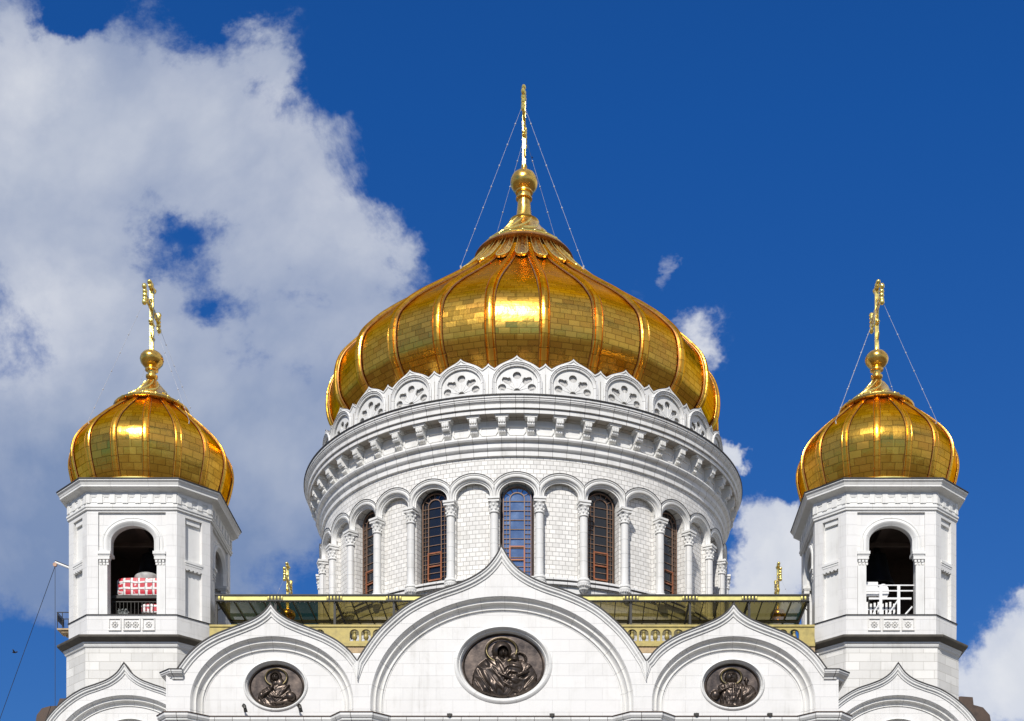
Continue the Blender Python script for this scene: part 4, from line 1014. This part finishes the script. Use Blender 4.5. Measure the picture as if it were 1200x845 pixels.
cushion(x0,x1,Yi-.2,Yi+1.6,zb,zt,'wrapped_bundle','big bundle in red and white checked wrapping across the left belfry opening',M_check,0)
x0,zb=G(166,719,Yi); x1,zt=G(191,709,Yi)
cushion(x0,x1,Yi-.2,Yi+1.0,zb,zt,'wrapped_bundle','small red and white bundle low in the right corner of the left belfry opening',M_check,0)
# shelf carrying the bundle
x0,zs=G(130,700,Yi); x1,_=G(192,700,Yi); e=empty('scaffold_shelf',((x0+x1)/2,Yi,31.3),'dark shelf under the checked bundle in the left belfry','shelf')
ww=(x1-x0)/2; zz=zs-31.3; b=MB(); b.box(-ww,ww,-.2,1.6,zz-.12,zz+.05); b.build('shelf_board',M_dark,e,smooth=0)
for x in(-ww+.1,ww-.1): 
    b=MB(); b.box(x-.04,x+.04,-.1,0,0,zz-.12); b.build('leg',M_dark,e,smooth=0)
b=MB()
for i in range(12): b.box(-ww+.15+i*.22,-ww+.18+i*.22,-.25,-.22,0,zz-.35)
b.box(-ww,ww,-.26,-.21,zz-.38,zz-.33); b.build('guard_bars',M_dark,e,smooth=0)
x0,z0_=G(135,720,Yi-.5); x1,z1_=G(152,708,Yi-.5)
b=MB(); n=10; v=[];f=[]
for j in range(n+1):
    for i in range(n+1): v.append(((x1-x0)*(i/n-.5)*(1-.4*j/n),-.15+.25*random.random(),(z1_-z0_)*j/n+random.uniform(-.03,.05)))
for j in range(n):
    for i in range(n): f.append((j*(n+1)+i,j*(n+1)+i+1,(j+1)*(n+1)+i+1,(j+1)*(n+1)+i))
m0=len(v); v+=[(p[0],p[1]+.5,p[2]) for p in v]; f+=[tuple(k+m0 for k in q)[::-1] for q in f]
b.add(v,f); tag(b.build('netting_heap',M_greynet,None,((x0+x1)/2,Yi-.4,31.32),smooth=0),'crumpled grey netting low in the left corner of the left belfry','netting')
xd,zd=G(172.5,679,Yi+1.2); b=MB(); b.lathe([(.76,0),(.72,.06),(.56,.15),(.3,.21),(0,.23)],32); b.lathe([(.76,0),(.78,-.06),(.7,-.4),(0,-.4)],32)
tag(b.build('white_lid',M_greylid,None,(xd+.12,Yi+.9,zd-.02),smooth=50),'white domed lid rising behind the checked bundle in the left belfry','lid')
# right belfry: railing, round housings, braces
Yr=-26.0
e=empty('belfry_railing',(G(1043,0,Yr)[0],Yr,31.3),'white metal railing with slanting braces inside the right belfry opening','railing')
ex=G(1043,0,Yr)[0]
def rx(px): return G(px,0,Yr)[0]-ex
def rz(py): return G(0,py,Yr)[1]-31.3
for name,py,w_,p0,p1 in(('top_rail',686,.03,1014,1074),('middle_rail',692.5,.035,1014,1070),('lower_rail',701.5,.055,1018,1068)):
    b=MB(); b.box(rx(p0),rx(p1),-.03,.03,rz(py)-w_,rz(py)+w_); b.build(name,M_white,e,smooth=0)
for px in(1032,1053):
    b=MB(); b.box(rx(px)-.085,rx(px)+.085,-.06,.02,0,rz(686)); b.build('post',M_white,e,smooth=0)
for a,c in(((1032,704),(1023,720)),((1052,704),(1041,720)),((1069,711),(1061,720))):
    b=MB(); b.tube((rx(a[0]),0,rz(a[1])),(rx(c[0]),0,rz(c[1])),.05,6); b.build('brace',M_white,e)
for k,(px,py,r,lab) in enumerate(((1034,695,.55,'white round lamp housing behind the railing posts in the right belfry'),(1018,691,.5,'pale box-like lamp housing at the left end of the right belfry railing'))):
    x,z=G(px,py,-25.3); b=MB()
    if k==0: b.lathe([(0,-.25),(.34,-.25),(.34,-.1),(.31,.1),(.0,.22)],24,xf=lambda x_,y_,z_:(x_,z_*1.0,y_*1.35))
    else: 
        b.box(-.55,.45,-.2,.3,-.42,.32); b.box(-.60,.50,-.24,-.2,-.47,.37)
    o=b.build('lamp_housing',M_white,None,(x,-25.3,z),smooth=40); tag(o,lab,'lamp housing')
    b=MB(); b.tube((0,0,-.3),(0,0,31.3-z),.05,6); b.build('stand',M_dark,o)
x,z=G(1026,713,-25.5); b=MB()
for i in range(9): b.box(-.95+i*.23,-.83+i*.23,-.03,.03,-.38,.32+.06*sin(i*2.1))
b.box(-1.0,1.0,-.02,.02,-.1,-.05); tag(b.build('slatted_crate',M_white,None,(x+.15,-25.5,z),smooth=0),'white slatted crate on the floor behind the right belfry railing','crate')
# open bells' platforms seen through side arch are left dark

# ------------------------------------------------------------------ hoist, platform and ropes on the left tower
Yh=-22.0
xa,za=G(84,667,Yh); xb,zb_=G(64.5,659,Yh)
e=empty('hoist_arm',(xa,Yh,za),'short white hoist arm with pulley sticking out of the left bell tower','hoist')
b=MB(); b.tube((.3,0,-.1),(xb-xa,0,zb_-za),.07,8); b.build('arm',M_white,e)
b=MB(); b.tube((.3,.02,-.02),(xb-xa,.02,zb_-za+.09),.04,6); b.build('arm_cap',M_dark,e)
b=MB(); b.tube((xb-xa,-.07,zb_-za-.15),(xb-xa,.07,zb_-za-.15),.12,12); b.build('pulley',M_rust,e)
b=MB(); gp=(-14+xb,Yh-8,GZ+10); 
p_end=G(-8,862,Yh); b.tube((xb,Yh,zb_-.25),(p_end[0]+(p_end[0]-xb)*.9,Yh,p_end[1]+(p_end[1]-zb_)*.9),.018,5); tag(b.build('rope',M_dark,None),'thin rope slanting down to the left from the hoist pulley','rope')
b=MB(); b.tube((xb,Yh,zb_-.25),(xb+.02,Yh,GZ+.3),.016,5); tag(b.build('rope',M_dark,None),'thin rope hanging straight down from the hoist pulley','rope')
x0,z0_=G(70.5,742,Yh); x1,z1_=G(82,721.5,Yh)
e=empty('service_platform',(x1,Yh,z0_),'small dark railed platform bolted to the side of the left bell tower','platform')
b=MB(); b.box(x0-x1,.3,-.6,.6,0,.1); b.box(x0-x1+.25,.3,-.5,.5,-.12,0); b.tube((x0-x1+.3,0,0),(.2,0,-.55),.05,6); b.build('deck',M_ochre,e,smooth=0)
b=MB()
for x in(x0-x1+.03,(x0-x1)*.45): 
    for y in(-.58,.58): b.tube((x,y,.1),(x,y,z1_-z0_),.025,5)
for y in(-.58,.58): b.tube((x0-x1,y,z1_-z0_),(.2,y,z1_-z0_),.03,5)
b.tube((x0-x1,-.58,z1_-z0_),(x0-x1,.58,z1_-z0_),.03,5); b.box(x0-x1,x0-x1+.04,-.6,.6,z1_-z0_-.5,z1_-z0_-.1); b.build('guard_rail',M_dark,e,smooth=0)

# ------------------------------------------------------------------ small lamps and spouts on the ledge
names=[(527,840,'small black floodlight on the ledge left below the central relief'),(647,840,'small black floodlight on the ledge right below the central relief'),(816,839.5,'small black floodlight on the ledge left below the bearded man relief'),(902,839.5,'small black floodlight on the ledge right below the bearded man relief')]
Yl=YF-.0
for px,py,lab in names:
    x,z=G(px,py,Yl); o=MB().box(-.13,.13,-.12,.12,-.06,.14).tube((0,-.12,.04),(0,-.2,.04),.09,10).box(-.03,.03,-.03,.03,-.3,-.05).build('floodlight',M_dark,None,(x,Yl,z),smooth=0); tag(o,lab,'floodlight','floodlights along the gable ledge')
for px,lab in((288,'curved black bracket lamp left below the long-haired man relief'),(352.5,'curved black bracket lamp right below the long-haired man relief')):
    x,z=G(px,832,YF+.2); b=MB(); pts=[(-.16,.0,.2),(-.05,-.25,.2),(.03,-.38,.1),(.06,-.42,-.06),(.09,-.4,-.22)]
    for i,(p,q_) in enumerate(zip(pts,pts[1:])): b.tube(p,q_,.05+.012*i,7,.05+.012*(i+1))
    b.tube((-.16,.5,.2),(-.16,0,.2),.04,6); tag(b.build('bracket_lamp',M_dark,None,(x,YF+.2,z)),lab,'lamp','bracket lamps under the left relief')
# birds
for (px,py,Y,s_,lab) in((17,764.5,-30,.30,'tiny dark bird flying in the blue sky left of the left tower'),(623.5,185,-20,.13,'tiny dark bird beside the main cross above the orb')):
    x,z=G(px,py,Y); b=MB(); b.ball((0,0,0),s_*.45,s_*.2,s_*.15,10,7); b.ball((s_*.45,0,s_*.08),s_*.14,n=8,m=6)
    e=b.build('bird',M_bird,None,(x,Y,z)); tag(e,lab,'bird')
    for sg in(-1,1):
        w_=MB(); w_.plate([(-.2*s_,0),(.2*s_,0),(.05*s_,.75*s_),(-.1*s_,.8*s_)],[],-.015,.015,back=True,xf=lambda x_,y_,z_:(x_,sg*z_,.35*z_+y_)); w_.build('wing',M_bird,e,smooth=0)
